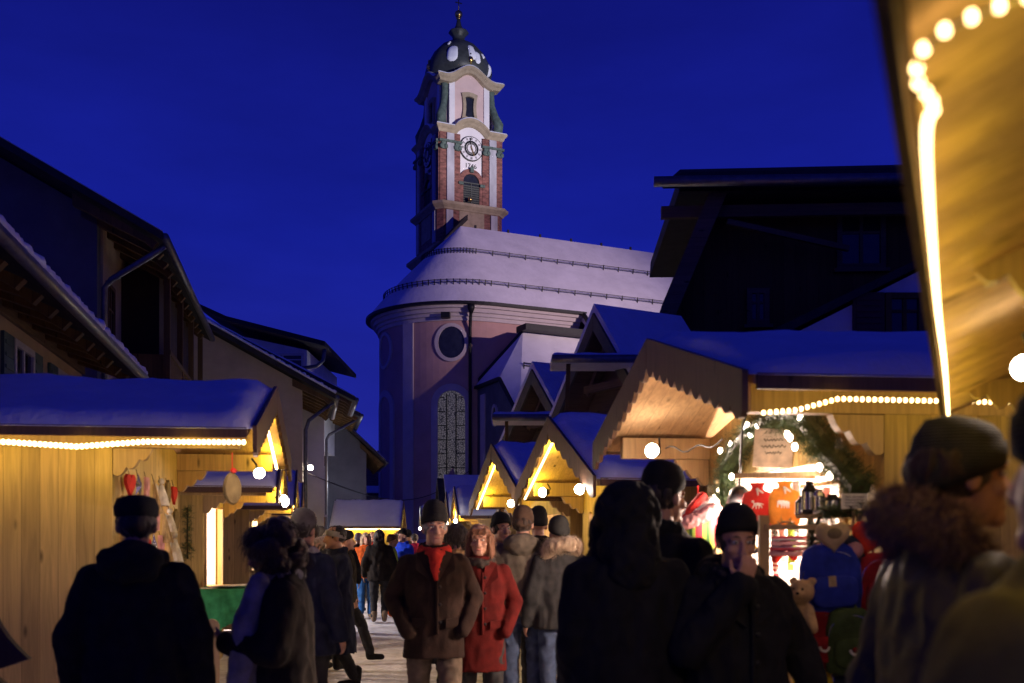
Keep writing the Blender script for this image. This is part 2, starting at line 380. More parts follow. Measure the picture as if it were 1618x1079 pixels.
def house_window(t, c, wd, ht, axis, glass='dark_glass', shutters=None, frame='frame_white', out=1):
    """axis 'x': in a wall of constant x (faces +x*out); axis 'y': in a wall of constant y (faces -y)."""
    def V(a, b, d): return (c[0]+d*out, c[1]+a, c[2]+b) if axis == 'x' else (c[0]+a, c[1]-d, c[2]+b)
    def B(m, a, b, wa, hb, d0, d1):
        p0 = V(a, b, (d0+d1)/2); dd = (abs(d1-d0), wa, hb) if axis == 'x' else (wa, abs(d1-d0), hb)
        m.box(p0, dd)
    f = MB(); fw = 0.09
    B(f, -wd/2, 0, fw, ht+fw, -0.02, 0.06); B(f, wd/2, 0, fw, ht+fw, -0.02, 0.06)
    B(f, 0, ht/2, wd-fw, fw, -0.02, 0.06); B(f, 0, -ht/2, wd-fw, fw, -0.02, 0.06)
    B(f, 0, 0, 0.06, ht-fw, -0.02, 0.045); B(f, 0, ht*0.12, wd-fw, 0.045, -0.02, 0.04)
    w_ = f.part('window', M[frame], t)
    p = MB(); B(p, 0, 0, wd-0.06, ht-0.06, -0.03, 0.02); p.part('pane', M[glass], w_)
    s = MB(); B(s, 0, -ht/2-0.08, wd+0.2, 0.06, -0.02, 0.12); s.part('sill', M['white_stone' if frame == 'frame_white' else frame], w_)
    if shutters:
        for sd in (-1, 1):
            h = MB(); B(h, sd*(wd/2+0.30), 0, 0.48, ht+0.1, 0.005, 0.05)
            for k in range(7): B(h, sd*(wd/2+0.30), -ht/2+ht*(k+0.5)/7, 0.38, 0.05, 0.05, 0.065)
            h.part('shutter', M[shutters], w_)
def house_walls(t, Wd, Ln, zw, zr, mat, gmat=None):
    m = MB()
    m.prism([(0, 0, -0.1), (-Wd, 0, -0.1), (-Wd, 0, zw), (-Wd/2, 0, zr), (0, 0, zw)], (0, 0, 0), (0, 0.3, 0))
    m.prism([(0, 0, -0.1), (-Wd, 0, -0.1), (-Wd, 0, zw), (-Wd/2, 0, zr), (0, 0, zw)], (0, Ln-0.3, 0), (0, Ln, 0))
    m.box((-0.15, Ln/2, zw/2-0.05), (0.3, Ln-0.6, zw+0.1)); m.box((-Wd+0.15, Ln/2, zw/2-0.05), (0.3, Ln-0.6, zw+0.1))
    return m.part('wall', M[mat], t)
UL = (-0.2, 0.98)           # direction of the left house fronts
TH = math.atan2(0.2, 0.98)
def left_house(name, label, ex, ey, ze, slope, ox, oy, Wd, Ln, wall, group=None, snow=True, tile='tile', rz=TH):
    # (ex, ey): eave corner nearest the camera, world
    c, s = math.cos(rz), math.sin(rz)
    lx, ly = ox, -oy
    t = thing(name, label, 'house', (ex-(lx*c-ly*s), ey-(lx*s+ly*c), 0), rz, group)
    zr, roof = gable_roof(t, Wd, Ln, ze, slope, ox, oy, M[tile], snow)
    zw = ze+slope*ox-0.2
    house_walls(t, Wd, Ln, zw, zw+slope*Wd/2, wall)
    gutter(t, ox, -oy+0.02, Ln+0.25, ze-0.10)
    return t, zw
# nearest low house on the left
hB, zwB = left_house('town_house', 'low cream town house with carved rafters and a snowy eave behind the big left stall', -4.25, 6.0, 4.68, 0.42, 1.0, 0.5, 8.0, 12.3, 'cream')
for k, y in enumerate((2.6, 5.6, 8.3, 10.8)):
    house_window(hB, (0, y, 3.75), 0.95, 1.15, 'x', shutters='shutter_green')
m = MB(); m.box((0.03, 6.1, 4.72), (0.06, 12.3, 0.28)); m.part('eave_beam', M['mid_wood'], hB)
def eave_snow(t, pts, r=0.07, seed=0):
    m = MB(); P0 = [Vector(p) for p in pts]; n = 160; path = []; rs = []
    for i in range(n+1):
        u = i/n*(len(P0)-1); k = min(int(u), len(P0)-2); p = P0[k].lerp(P0[k+1], u-k)
        f = noise.noise(Vector((i*0.35, seed, 0)))+0.6*noise.noise(Vector((i*1.3, seed, 3)))
        path.append(p+Vector((0, 0, 0.02*f))); rs.append(max(0.012, r*(0.75+0.6*f)))
    m.tube(path, rs, 8); m.part('snow_ridge', M['snow'], t, smooth=True)
eave_snow(hB, [(1.07, -0.4, 4.66), (1.07, 12.4, 4.66)], 0.075, 3)
# tall dark house
hA, zwA = left_house('town_house', 'tall dark town house with wide overhanging roof and timber balcony at far left', -6.7, 19.4, 7.5, 0.55, 1.35, 0.9, 10.5, 9.0, 'grey_render')
m = MB(); m.box((0.02, 4.9, 4.2), (0.06, 9.1, 8.5)); m.part('plaster_front', M['cream'], hA)
pm = MB(); pm.tube([(1.35, -0.6, 7.3), (1.1, -0.6, 7.1), (0.25, 0.05, 6.75), (0.12, 0.12, 6.6), (0.12, 0.12, 0.1)], 0.06, 8); pm.part('downpipe', M['metal'], hA, smooth=True)
b = MB(); b.box((0.62, 5.3, 4.55), (1.1, 7.2, 0.14)); b.box((1.12, 5.3, 5.65), (0.12, 7.2, 0.10))
for k in range(31): b.box((1.12, 1.8+k*0.234, 5.1), (0.05, 0.19, 1.0))
for k in range(4): b.box((1.1, 1.75+k*2.35, 6.0), (0.13, 0.13, 2.9))
b.box((0.62, 1.76, 5.1), (0.95, 0.05, 1.0))
bal = b.part('balcony', M['dark_wood'], hA)
g_ = MB(); g_.box((0.45, 5.6, 6.1), (0.8, 6.4, 2.9)); g_.box((0.89, 5.6, 5.2), (0.08, 6.5, 0.16)); g_.part('timber_gallery', M['dark_wood_y'], hA)
for k, y in enumerate((1.0, 3.2, 6.6)):
    house_window(hA, (0.05, y, 6.2), 0.7, 1.25, 'x', frame='dark_wood')
ch = MB(); ch.tube([(-4.1, 1.0, 10.2), (-4.1, 1.0, 11.0)], 0.07, 8); ch.lathe([(0.13, 11.0), (0.13, 11.08), (0.02, 11.18)], (-4.1, 1.0, 0), 8); ch.part('vent_pipe', M['metal'], hA)
# cream gable house beyond
hC, zwC = left_house('town_house', 'cream gabled town house with a thin snow line along its verge beyond the dark house', -5.4, 31.0, 6.05, 0.54, 1.0, 0.5, 11.5, 4.6, 'cream')
house_window(hC, (0.0, 2.3, 3.2), 0.6, 1.7, 'x')
pm = MB(); pm.tube([(0.95, 0.2, 5.9), (0.2, 0.2, 5.3), (0.1, 0.2, 5.0), (0.1, 0.2, 0.1)], 0.06, 8); pm.part('downpipe', M['metal'], hC, smooth=True)
sp = MB(); sp.ell((0.25, 1.2, 3.9), (0.09, 0.09, 0.09)); lampC = sp.part('wall_lamp', M['lamp_white'], hC, smooth=True); POINTS = [(hC, (0.7, 1.2, 3.8), 14)]
eave_snow(hC, [(1.02, -0.52, 6.09), (-4.75, -0.52, 9.20)], 0.05, 5)
hC2, zwC2 = left_house('town_house', 'pale blue grey rendered town house tucked behind the cream gabled house', -5.6, 36.2, 6.7, 0.50, 1.1, 0.3, 11.0, 4.0, 'white_render')
house_window(hC2, (0.0, 1.4, 3.4), 0.8, 1.7, 'x')
# higher house with a shed dormer showing above the cream gable
def plain_house(name, label, poly, y0, y1, wall, roofpoly, rt=0.18, cat='house'):
    t = thing(name, label, cat, (poly[0][0], y0, 0))
    o = Vector((-poly[0][0], -y0, 0))
    m = MB(); m.prism([Vector((x, y0, z))+o for x, z in poly], (0, 0, 0), (0, y1-y0, 0)); m.part('wall', M[wall], t)
    r_ = MB()
    for (a, b_) in zip(roofpoly[:-1], roofpoly[1:]):
        r_.prism([Vector((a[0], y0, a[1]))+o, Vector((b_[0], y0, b_[1]))+o, Vector((b_[0], y0, b_[1]+rt))+o, Vector((a[0], y0, a[1]+rt))+o], (0, -0.8, 0), (0, y1-y0+0.3, 0))
    return t, r_.part('roof', M['tile'], t), o
pD = lambda px, py, Y: ((px-HX)*Y/F, EYE+(HY-py)*Y/F)
tD, rD, oD = plain_house('dormer_house', 'higher house with a pale dormer wall and dark shed roof above the cream gable', [pD(330, 700, 41), pD(485, 700, 41), pD(485, 553, 41), pD(330, 520, 41)], 41, 48, 'white_render', [pD(270, 455, 41), pD(320, 492, 41), pD(366, 513, 41), pD(519, 552, 41)])
house_window(tD, Vector((pD(447, 571, 41)[0], 41, pD(447, 571, 41)[1]))+oD, 1.6, 0.55, 'y', frame='frame_white')
pm = MB(); a = Vector((*pD(517, 556, 41), 0)); a = Vector((a[0], 40.4, a[1]))+oD
pm.tube([a, a+Vector((-0.05, 0, -0.45)), a+Vector((-0.35, 0.3, -0.62)), a+Vector((-1.0, 0.5, -0.68))], 0.08, 8); pm.part('downpipe', M['metal'], tD, smooth=True)
# houses further down the street
hE, zwE = left_house('town_house', 'distant rose rendered town house with deep eaves where the street narrows', -6.35, 42.5, 6.9, 0.45, 1.5, 0.4, 9.0, 13.0, 'pink_render')
for y in (2.0, 4.6, 7.2, 9.8):
    house_window(hE, (0.0, y, 3.1), 0.9, 1.5, 'x', frame='dark_wood')
pm = MB(); pm.tube([(1.4, 0.0, 6.7), (0.2, 0.1, 6.0), (0.1, 0.1, 5.8), (0.1, 0.1, 0.1)], 0.06, 8); pm.part('downpipe', M['metal'], hE, smooth=True)
hG, zwG = left_house('town_house', 'small dark house with steep snow edged eave between the rose house and the cream gable', -5.9, 47.5, 5.3, 0.9, 0.9, 0.4, 5.0, 6.0, 'grey_render')
hF = thing('far_house', 'farthest cream house with a snow edged roof between the street end and the church', 'house', (-11.4, 78, 0), R(14))
m = MB(); m.prism([(-4, 0, -0.1), (4, 0, -0.1), (4, 0, 5.2), (-4, 0, 5.2)], (0, 0, 0), (0, 6, 0)); m.part('wall', M['cream'], hF)
m = MB(); m.prism([(0, -0.9, 5.1), (0, 3, 7.9), (0, 6.9, 5.1), (0, 6.9, 4.95), (0, 3, 7.7), (0, -0.9, 4.95)], (-4.4, 0, 0), (4.4, 0, 0)); rF = m.part('roof', M['marble'], hF)
m = MB(); m.prism([(0, -0.9, 5.13), (0, -0.2, 5.64), (0, -0.2, 5.72), (0, -0.9, 5.22)], (-4.4, 0, 0), (4.4, 0, 0)); m.part('snow_cover', M['snow'], rF)
m = MB(); m.box((1.6, 3.2, 8.1), (0.6, 0.6, 1.2)); m.part('chimney', M['marble'], rF)
for x in (-2.4, -0.8, 0.8, 2.4):
    house_window(hF, (x, 0, 3.7), 0.7, 1.3, 'y', frame='dark_wood')

# big dark timber house on the right, half hipped
hR = thing('timber_house', 'big dark timber clad house with half hipped roof towering behind the large right stall', 'house', (2.2, 18, 0), R(-3))
YR = 18.0
def L(px, py, Y=YR): 
    p = P(px, py, Y); return (p[0]-2.2, p[2])
w0 = L(1112, 300); w1 = L(1040, 530)
m = MB(); m.prism([(w1[0]+0.1, 0, -0.1), (9.5, 0, -0.1), (9.5, 0, 6.0), (8.2, 0, w0[1]), (w0[0]+0.1, 0, w0[1]), (w1[0]+0.1, 0, w1[1])], (0, 0, 0), (0, 9, 0)); m.part('wall', M['dark_wood'], hR)
m = MB()
sl = [L(1128, 300), L(1031, 535), L(1022, 560)]
m.prism([(sl[0][0]+0.2, 0, sl[0][1]), (sl[1][0]+0.2, 0, sl[1][1]), (sl[1][0]-0.06, 0, sl[1][1]), (sl[0][0]-0.06, 0, sl[0][1])], (0, -0.7, 0), (0, 9.4, 0))
rv = m.part('roof', M['tile'], hR)
m = MB(); m.prism([(sl[0][0]+0.24, 0, sl[0][1]), (sl[1][0]+0.22, 0, sl[1][1]), (sl[1][0]-0.07, 0, sl[1][1]), (sl[0][0]-0.07, 0, sl[0][1])], (0, -0.78, 0), (0, -0.70, 0)); m.part('bargeboard', M['mid_wood'], hR)
e0 = L(1049, 297, 17.1); e1 = L(1074, 262, 17.2)
m = MB(); m.prism([(e0[0], -1.0, e0[1]), (e0[0]+0.35, -0.6, e1[1]), (9.2, -0.6, e1[1]+0.02), (9.4, -1.0, e0[1]-0.05)], (0, -0.2, -0.12), (0, 0.0, 0.0))
m.prism([(e0[0]+0.3, -0.9, e0[1]-0.02), (e0[0]+0.35, -0.6, e1[1]), (9.2, -0.6, e1[1]+0.02), (9.4, -0.9, e0[1]-0.05)], (0, 0, -0.05), (0, 6.0, 0.05))
m.part('hip_roof', M['tile'], hR)
m = MB(); m.tube([(e0[0]-0.15, -1.25, e0[1]-0.02), (9.4, -1.25, e0[1]-0.06)], 0.09, 8); m.part('gutter', M['metal'], hR, smooth=True)
m = MB(); m.box((4.6, -0.5, e0[1]-0.30), (8.4, 0.12, 0.2)); m.bar((w0[0]+0.3, -0.6, e0[1]-0.5), (3.6, -0.45, e0[1]-0.95), 0.09, 0.09); m.part('eave_beam', M['mid_wood'], hR)
for px, py, ww, hh in ((1195, 487, 0.30, 0.55), (1354, 384, 0.75, 0.95)):
    q = L(px, py); house_window(hR, (q[0], 0, q[1]), ww, hh, 'y', frame='mid_wood')
# white plastered house in front of it
hW = thing('plaster_house', 'white plastered house with dark shutters half hidden below the big dark timber gable', 'house', (5.0, 15.5, 0), 0)
def L2(px, py, Y=15.5):
    p = P(px, py, Y); return (p[0]-5.0, p[2])
a = L2(1245, 532); b_ = L2(1452, 428); d_ = L2(1900, 203)
m = MB(); m.prism([(a[0], 0, -0.1), (9.0, 0, -0.1), (9.0, 0, b_[1]+0.3), (b_[0]+0.5, 0, b_[1]+0.25), (a[0], 0, a[1])], (0, 0, 0), (0, 1.9, 0)); m.part('wall', M['white_render'], hW)
m = MB(); m.prism([(a[0]-0.6, 0, a[1]-0.22), (b_[0]+0.5, 0, b_[1]+0.30), (b_[0]+0.5, 0, b_[1]+0.42), (a[0]-0.6, 0, a[1]-0.08)], (0, -0.15, 0), (0, 2.0, 0)); m.part('roof', M['tile'], hW)
q = L2(1428, 500); house_window(hW, (q[0], 0, q[1]), 0.5, 0.62, 'y', shutters='shutter_brown', frame='dark_wood')
# ------------------------------------------------------------------ church
CX, CY, CT = -3.24, 64.0, R(24.8)
RA, NS = 5.1, 5.6
chu = thing('church', 'rose and white parish church with rounded choir and floodlit snowy roof at the street end', 'church', (CX, CY, 0), CT)
def arc(r, n=28, x1=NS):
    pts = [(x1, -r)]
    for i in range(n+1):
        f = math.pi*i/n; pts.append((-r*math.sin(f), -r*math.cos(f)))
    pts.append((x1, r)); return pts
def wallstrip(r0, r1, z0, z1, m, n=40, x1=NS):
    o = arc(r1, n, x1); i_ = arc(r0, n, x1)
    rings = []
    for (a, b) in zip(o, i_):
        rings.append([Vector((a[0], a[1], z0)), Vector((a[0], a[1], z1)), Vector((b[0], b[1], z1)), Vector((b[0], b[1], z0))])
    m.loft(rings)
m = MB(); wallstrip(RA-0.5, RA, -0.2, 14.6, m); m.part('choir_wall', M['pink_render'], chu)
m = MB()
for r1, z0, z1 in ((RA+0.10, 14.32, 14.55), (RA+0.22, 14.55, 14.75), (RA+0.38, 14.75, 14.98), (RA+0.55, 14.98, 15.14)): wallstrip(RA-0.4, r1, z0, z1, m, x1=NS+0.05)
m.part('cornice', M['white_stone'], chu)
m = MB(); wallstrip(RA-0.3, RA+0.85, 15.14, 15.30, m, x1=NS+0.2); m.part('eave_board', M['black_metal'], chu)
m = MB(); wallstrip(RA, RA+0.15, -0.2, 1.6, m); m.part('plinth', M['white_stone'], chu)
def wpt(s, z, off):       # s metres along the wall from the straight/curved joint (positive towards the apse), z, offset outwards
    if s > 0:
        f = s/RA; return Vector((-(RA+off)*math.sin(f), -(RA+off)*math.cos(f), z))
    return Vector((-s, -(RA+off), z))
def wpatch(m, pts_out, off0, off1, centre):   # polygon on the wall, thickened
    n = len(pts_out)
    a = [wpt(s, z, off1) for s, z in pts_out]; b = [wpt(s, z, off0) for s, z in pts_out]; c = wpt(centre[0], centre[1], off1)
    m.add(a+b+[c], [(i, (i+1) % n, 2*n) for i in range(n)]+[(i, n+i, n+(i+1) % n, (i+1) % n) for i in range(n)])
def wring(m, outer, inner, off0, off1):
    n = len(outer)
    rings = []
    for k in range(n+1):
        o, i_ = outer[k % n], inner[k % n]
        rings.append([wpt(o[0], o[1], off0), wpt(o[0], o[1], off1), wpt(i_[0], i_[1], off1), wpt(i_[0], i_[1], off0)])
    m.loft(rings, cap=False)
def arched(sc_, z0, z1, hw, n=14):
    pts = [(sc_-hw, z0), (sc_+hw, z0)]
    for i in range(n+1):
        f = math.pi*i/n; pts.append((sc_+hw*math.cos(f), z1-hw+hw*math.sin(f)))
    return pts
def oval(sc_, zc, a, b, n=28): return [(sc_+a*math.cos(2*math.pi*i/n), zc+b*math.sin(2*math.pi*i/n)) for i in range(n)]
def lead_glass():
    m_, nt, b = base_mat('leaded_church_glass'); t = N(nt, 'ShaderNodeTexCoord')
    vo = N(nt, 'ShaderNodeTexVoronoi', Scale=9.0, feature='DISTANCE_TO_EDGE'); nt.links.new(t.outputs['Object'], vo.inputs['Vector'])
    r_ = N(nt, 'ShaderNodeValToRGB'); r_.color_ramp.elements[0].position = 0.06; r_.color_ramp.elements[0].color = (0.02, 0.02, 0.02, 1)
    r_.color_ramp.elements[1].position = 0.12; r_.color_ramp.elements[1].color = (0.36, 0.32, 0.27, 1)
    nt.links.new(vo.outputs[0], r_.inputs[0]); nt.links.new(r_.outputs[0], b.inputs['Base Color'])
    b.inputs['Roughness'].default_value = 0.3
    # faint glow added to the panes to brighten them, no lamp behind
    nt.links.new(r_.outputs[0], b.inputs['Emission Color']); b.inputs['Emission Strength'].default_value = 0.2
    m_.cycles.emission_sampling = 'NONE'
    return m_
M['lead_glass'] = lead_glass()
for sc_, hw, blind in ((RA*R(28), 0.80, False), (RA*R(86), 0.80, True)):
    f = MB(); wring(f, arched(sc_, 3.0, 10.65, hw+0.38), arched(sc_, 3.3, 10.25, hw), -0.05, 0.10)
    wn = f.part('arched_window', M['white_stone'], chu)
    p = MB(); wpatch(p, arched(sc_, 3.3, 10.25, hw), -0.05, 0.02, (sc_, 7)); p.part('pane', M['pink_render'] if blind else M['lead_glass'], wn)
    if not blind:
        g_ = MB()
        for k in range(1, 9): z = 3.3+k*0.82; g_.bar(wpt(sc_-hw, z, 0.04), wpt(sc_+hw, z, 0.04), 0.05, 0.05)
        for dx in (-0.27, 0.27): g_.bar(wpt(sc_+dx, 3.3, 0.05), wpt(sc_+dx, 10.05, 0.05), 0.05, 0.05)
        g_.part('window_bars', M['black_metal'], wn)
    f = MB(); wring(f, oval(sc_, 13.05, 0.98, 1.12), oval(sc_, 13.05, 0.77, 0.92), -0.05, 0.10)
    rn = f.part('round_window', M['white_stone'], chu)
    p = MB(); wpatch(p, oval(sc_, 13.05, 0.77, 0.92), -0.05, 0.02, (sc_, 13.05)); p.part('pane', M['pink_render'] if blind else M['dark_glass'], rn)
for s in (RA*R(59),):
    m = MB(); wpatch(m, [(s-0.38, -0.1), (s-0.38, 14.32), (s+0.38, 14.32), (s+0.38, -0.1)], -0.02, 0.09, (s, 7)); m.part('pilaster', M['white_stone'], chu)
m = MB(); s = RA*R(16); m.tube([wpt(s, 15.1, 0.75), wpt(s, 14.8, 0.6), wpt(s, 13.9, 0.2), wpt(s, 0.1, 0.2)], 0.10, 8)
m.lathe([(0.1, -0.3), (0.22, 0.0), (0.22, 0.2)], wpt(s, 14.9, 0.7), 8); m.part('downpipe', M['black_metal'], chu, smooth=True)
m = MB(); q = wpt(RA*R(31), 14.55, 0.40); m.box(q, (0.5, 0.4, 0.32), Matrix.Rotation(R(-30), 3, 'Z')); m.part('floodlight_box', M['black_metal'], chu)
# roof: half cone + ridge roof
ZE, ZR, RE = 15.30, 21.4, RA+0.75
def rr(f): return RE*(1-f)
prof = [(0.0, 15.30), (0.12, 16.15), (0.35, 17.65), (0.65, 19.45), (1.0, ZR)]
def roofz(f):
    for (a, za), (b, zb) in zip(prof[:-1], prof[1:]):
        if f <= b: return za+(zb-za)*(f-a)/(b-a)
    return ZR
m = MB(); rings = []
NF = 16
for (x, y) in arc(1.0, 40, 34.0):
    r_ = []
    for k in range(NF+1):
        f = k/NF; q = rr(f)
        xx = x if x > 1.01 else x*q
        r_.append(Vector((xx, y*q, roofz(f)+0.015*noise.noise(Vector((xx*2, y*q*2, 3))))))
    rings.append(r_)
m.loft(rings, cap=False, closed=False)
roofC = m.part('roof', M['roof_snow'], chu, smooth=True)
for f, ht in ((0.58, 0.22), (0.18, 0.22)):
    m = MB(); q = rr(f); z = roofz(f)
    pts = [Vector((x if x > 1.01 else x*q, y*q, z)) for x, y in arc(1.0, 40, 33.5)]
    pts = pts[:34]
    pts = [pts[0].lerp(pts[1], k/30) for k in range(30)]+pts[1:]
    for hh in (0.12, 0.26): m.tube([p+Vector((0, 0, hh))+Vector((p.x if p.x < 0 else 0, p.y, 0)).normalized()*0.06 for p in pts], 0.022, 5)
    for p in pts[::1]:
        o_ = Vector((p.x if p.x < 0 else 0, p.y, 0)).normalized()*0.06
        m.bar(p+Vector((0, 0, -0.1)), p+o_+Vector((0, 0, 0.30)), 0.05, 0.05)
    m.part('snow_guard', M['black_metal'], roofC)
m = MB()
for k in range(14): m.box((1.0+k*2.3, 0, ZR+0.08), (0.12, 0.1, 0.2))
m.part('ridge_hook', M['black_metal'], roofC)
# wider nave behind the choir
m = MB(); m.box((20.0, -6.65, 6.5), (28.4, 0.5, 13.4)); m.box((20.0, 6.65, 6.5), (28.4, 0.5, 13.4)); m.box((6.05, -5.75, 6.5), (0.5, 1.3, 13.4)); m.box((6.05, 5.75, 6.5), (0.5, 1.3, 13.4)); m.box((33.95, 0, 7.5), (0.5, 12.8, 15.4)); m.part('nave_wall', M['pink_render'], chu)
sl = (roofz(0.12)-ZE)/(RE*0.12)*0.86
m = MB()
for sg in (-1, 1):
    m.prism([(0, sg*RE*1.0, ZE+0.0), (0, sg*(RE+2.3), ZE-2.3*sl), (0, sg*(RE+2.3), ZE-2.3*sl-0.2), (0, sg*(RE-0.6), ZE-0.3)], (NS+0.1, 0, 0), (34.0, 0, 0))
m.part('nave_roof', M['roof_snow'], chu)
m = MB(); m.prism([(0, -RE, ZE-0.28), (0, -(RE+2.36), ZE-2.3*sl-0.28), (0, -(RE+2.36), ZE-2.3*sl+0.03), (0, -RE, ZE+0.03)], (NS-0.06, 0, 0), (NS+0.10, 0, 0)); m.part('verge_board', M['black_metal'], chu)
# sacristy annex (world points -> local)
ci, si = math.cos(-CT), math.sin(-CT)
def loc(p):
    x, y = p[0]-CX, p[1]-CY; return Vector((x*ci-y*si, x*si+y*ci, p[2]))
T1 = loc(P(826, 524, 56.6)); T2 = loc(P(935, 536, 58.6)); Lp = loc(P(747, 612, 59.5)); Mp = loc(P(790, 595, 55.4)); Np = loc(P(821, 655, 53.6)); Qp = loc(P(975, 676, 55.6))
K1 = loc(P(826, 519, 58.9)); K2 = loc(P(935, 531, 61.0))
def drop(p, z=-0.1): return Vector((p.x, p.y, z))
inn = Vector((0.12, 0.35, 0))
m = MB()
for a, b_ in ((Lp, Mp), (Mp, Np), (Np, Qp)):
    m.add([drop(a)+inn, drop(b_)+inn, b_+inn+Vector((0, 0, -0.1)), a+inn+Vector((0, 0, -0.1))], [(0, 1, 2, 3)])
m.part('annex_wall', M['grey_render'], chu)
m = MB(); m.add([Lp, Mp, T1, Np, Qp, T2, K1, K2], [(0, 1, 2), (1, 3, 2), (3, 4, 5, 2), (2, 5, 7, 6), (0, 2, 6)])
m.part('annex_roof', M['roof_snow'], chu)
m = MB(); dn = Vector((0, 0, -0.10))
for a, b_ in ((Lp, Mp), (Mp, Np), (Np, Qp)): m.bar(a+dn, b_+dn, 0.22, 0.18)
m.bar(Lp, T1, 0.16, 0.20)
m.part('annex_eave', M['black_metal'], chu)
m = MB(); m.bar(T1+Vector((-0.2, -0.2, 0.15)), T2+Vector((0.2, -0.2, 0.15)), 1.2, 0.34); m.part('annex_ridge_cap', M['black_metal'], chu)  # dark band along the top of the annex roof
m = MB()
for f in (0.45, 0.82):
    a = T1.lerp(Np, f)+Vector((0.15, 0, 0.15)); b_ = T2.lerp(Qp, f)+Vector((0, 0, 0.15))
    m.tube([a, b_], 0.03, 5); m.tube([a+Vector((0, 0, 0.14)), b_+Vector((0, 0, 0.14))], 0.03, 5)
    for k in range(9): q = a.lerp(b_, k/8); m.bar(q+Vector((0, 0, -0.2)), q+Vector((0, 0, 0.18)), 0.05, 0.05)
m.part('annex_snow_guard', M['black_metal'], chu)
q = Lp.lerp(Mp, 0.86); d = (Mp-Lp); d.z = 0; d.normalize()
wm = MB(); nrm = Vector((d.y, -d.x, 0)); 
if nrm.x > 0: nrm = -nrm
zc = q.z-2.0
oo = [(0.42*math.cos(2*math.pi*i/20), 0.62*math.sin(2*math.pi*i/20)) for i in range(20)]
ii = [(x*0.7, z*0.75) for x, z in oo]
base = Vector((q.x, q.y, zc))+inn
wm.loft([[base+d*o[0]+Vector((0, 0, o[1]))-nrm*0.02, base+d*o[0]+Vector((0, 0, o[1]))+nrm*0.1, base+d*i_[0]+Vector((0, 0, i_[1]))+nrm*0.1, base+d*i_[0]+Vector((0, 0, i_[1]))-nrm*0.02] for o, i_ in zip(oo+oo[:1], ii+ii[:1])], cap=False)
aw = wm.part('annex_window', M['white_stone'], chu)
pm = MB(); pm.add([base+d*i_[0]+Vector((0, 0, i_[1]))+nrm*0.03 for i_ in ii], [tuple(range(20))]); pm.part('pane', M['dark_glass'], aw)
m = MB(); q = Lp.lerp(Mp, 0.42)+inn; m.box((q.x, q.y, q.z/2-0.3), (0.7, 0.12, q.z-0.6), Matrix.Rotation(math.atan2(d.y, d.x), 3, 'Z')); m.part('annex_pilaster', M['white_stone'], chu)

# ------------------------------------------------------------------ tower
M['grey_strip'] = surf('weathered_white_strip', (0.42, 0.41, 0.44), 0.85, 0.22, 1.6, 0.25, 0.015, bscale=20, stretch=(1, 1, 0.4))
tow = thing('church_tower', 'floodlit baroque church tower with clock, red marble pilasters and dark onion dome', 'tower', (-3.9, 74.0, 0), CT)
def sq(h, ch=0.0):
    if ch <= 0: return [(-h, -h), (h, -h), (h, h), (-h, h)]
    return [(-h+ch, -h), (h-ch, -h), (h, -h+ch), (h, h-ch), (h-ch, h), (-h+ch, h), (-h, h-ch), (-h, -h+ch)]
def stack(m, lv, ch=0.0):
    m.loft([[Vector((x, y, z)) for x, y in sq(h, ch*h/2.4)] for h, z in lv])
m = MB(); stack(m, [(2.62, -0.1), (2.62, 21.6)]); stack(m, [(2.5, 21.6), (2.5, 25.3)], 0.35); m.part('shaft', M['marble'], tow)
m = MB(); stack(m, [(2.72, 21.6), (3.0, 21.9), (3.0, 22.1), (2.6, 22.4)]); stack(m, [(2.6, 24.75), (2.66, 24.85), (2.9, 25.05), (2.92, 25.22), (2.6, 25.34)], 0.45); m.part('lower_cornice', M['ochre'], tow)
m = MB(); stack(m, [(2.3, 25.3), (2.3, 30.3)], 0.5); m.part('belfry_wall', M['tower_white'], tow)
# main cornice with an arch over every clock
def rotz(k): return Matrix.Rotation(k*math.pi/2, 4, 'Z')
def face_strip(m, half, z_fn, prof_, n=40):
    """Moulding along the four faces; prof_: list of (outset, dz); z_fn(x) gives the base height."""
    for k in range(4):
        m.X = rotz(k); rings = []
        for i in range(n+1):
            x = -1+2*i/n; r_ = []
            for o_, dz in prof_: r_.append(Vector((x*(half+o_), -(half+o_), z_fn(x*half)+dz)))
            rings.append(r_)
        m.loft(rings, cap=False); m.X = None
def zclock(x): 
    return 30.1+(0.72*math.cos(min(1, abs(x)/1.15)*math.pi/2)**0.7 if abs(x) < 1.15 else 0)
m = MB(); face_strip(m, 2.35, zclock, [(-0.3, 0), (0.05, 0.0), (0.15, 0.12), (0.20, 0.25), (0.33, 0.38), (0.36, 0.52), (-0.3, 0.60)]); m.part('main_cornice', M['ochre'], tow)
m = MB(); face_strip(m, 2.35, zclock, [(-0.3, 0.60), (0.34, 0.53), (0.28, 0.62), (-0.3, 0.72)]); m.part('cornice_snow', M['snow'], tow)
m = MB(); stack(m, [(2.28, 30.35), (2.28, 30.5), (2.0, 30.9)], 0.4); m.part('cornice_deck', M['verdigris'], tow)
m = MB(); stack(m, [(2.0, 30.7), (2.0, 34.5)], 0.75); m.part('upper_wall', M['tower_rose'], tow)
for k in range(4):
    for sg in (-1, 1):
        m = MB(); m.X = rotz(k); m.box((sg*1.33, -2.02, 32.5), (0.42, 0.14, 3.5)); m.part('upper_pilaster', M['tower_white'], tow)
for k in range(4):
    a = R(45+90*k); d = Vector((math.cos(a), math.sin(a), 0)); v = MB()
    path = [d*r_+Vector((0, 0, z)) for r_, z in ((3.05, 30.8), (3.12, 31.4), (2.85, 32.0), (2.58, 32.8), (2.5, 33.6), (2.62, 34.2))]
    v.tube(path, [0.34, 0.36, 0.28, 0.25, 0.26, 0.28], 10); v.part('corner_volute', M['verdigris'], tow, smooth=True)
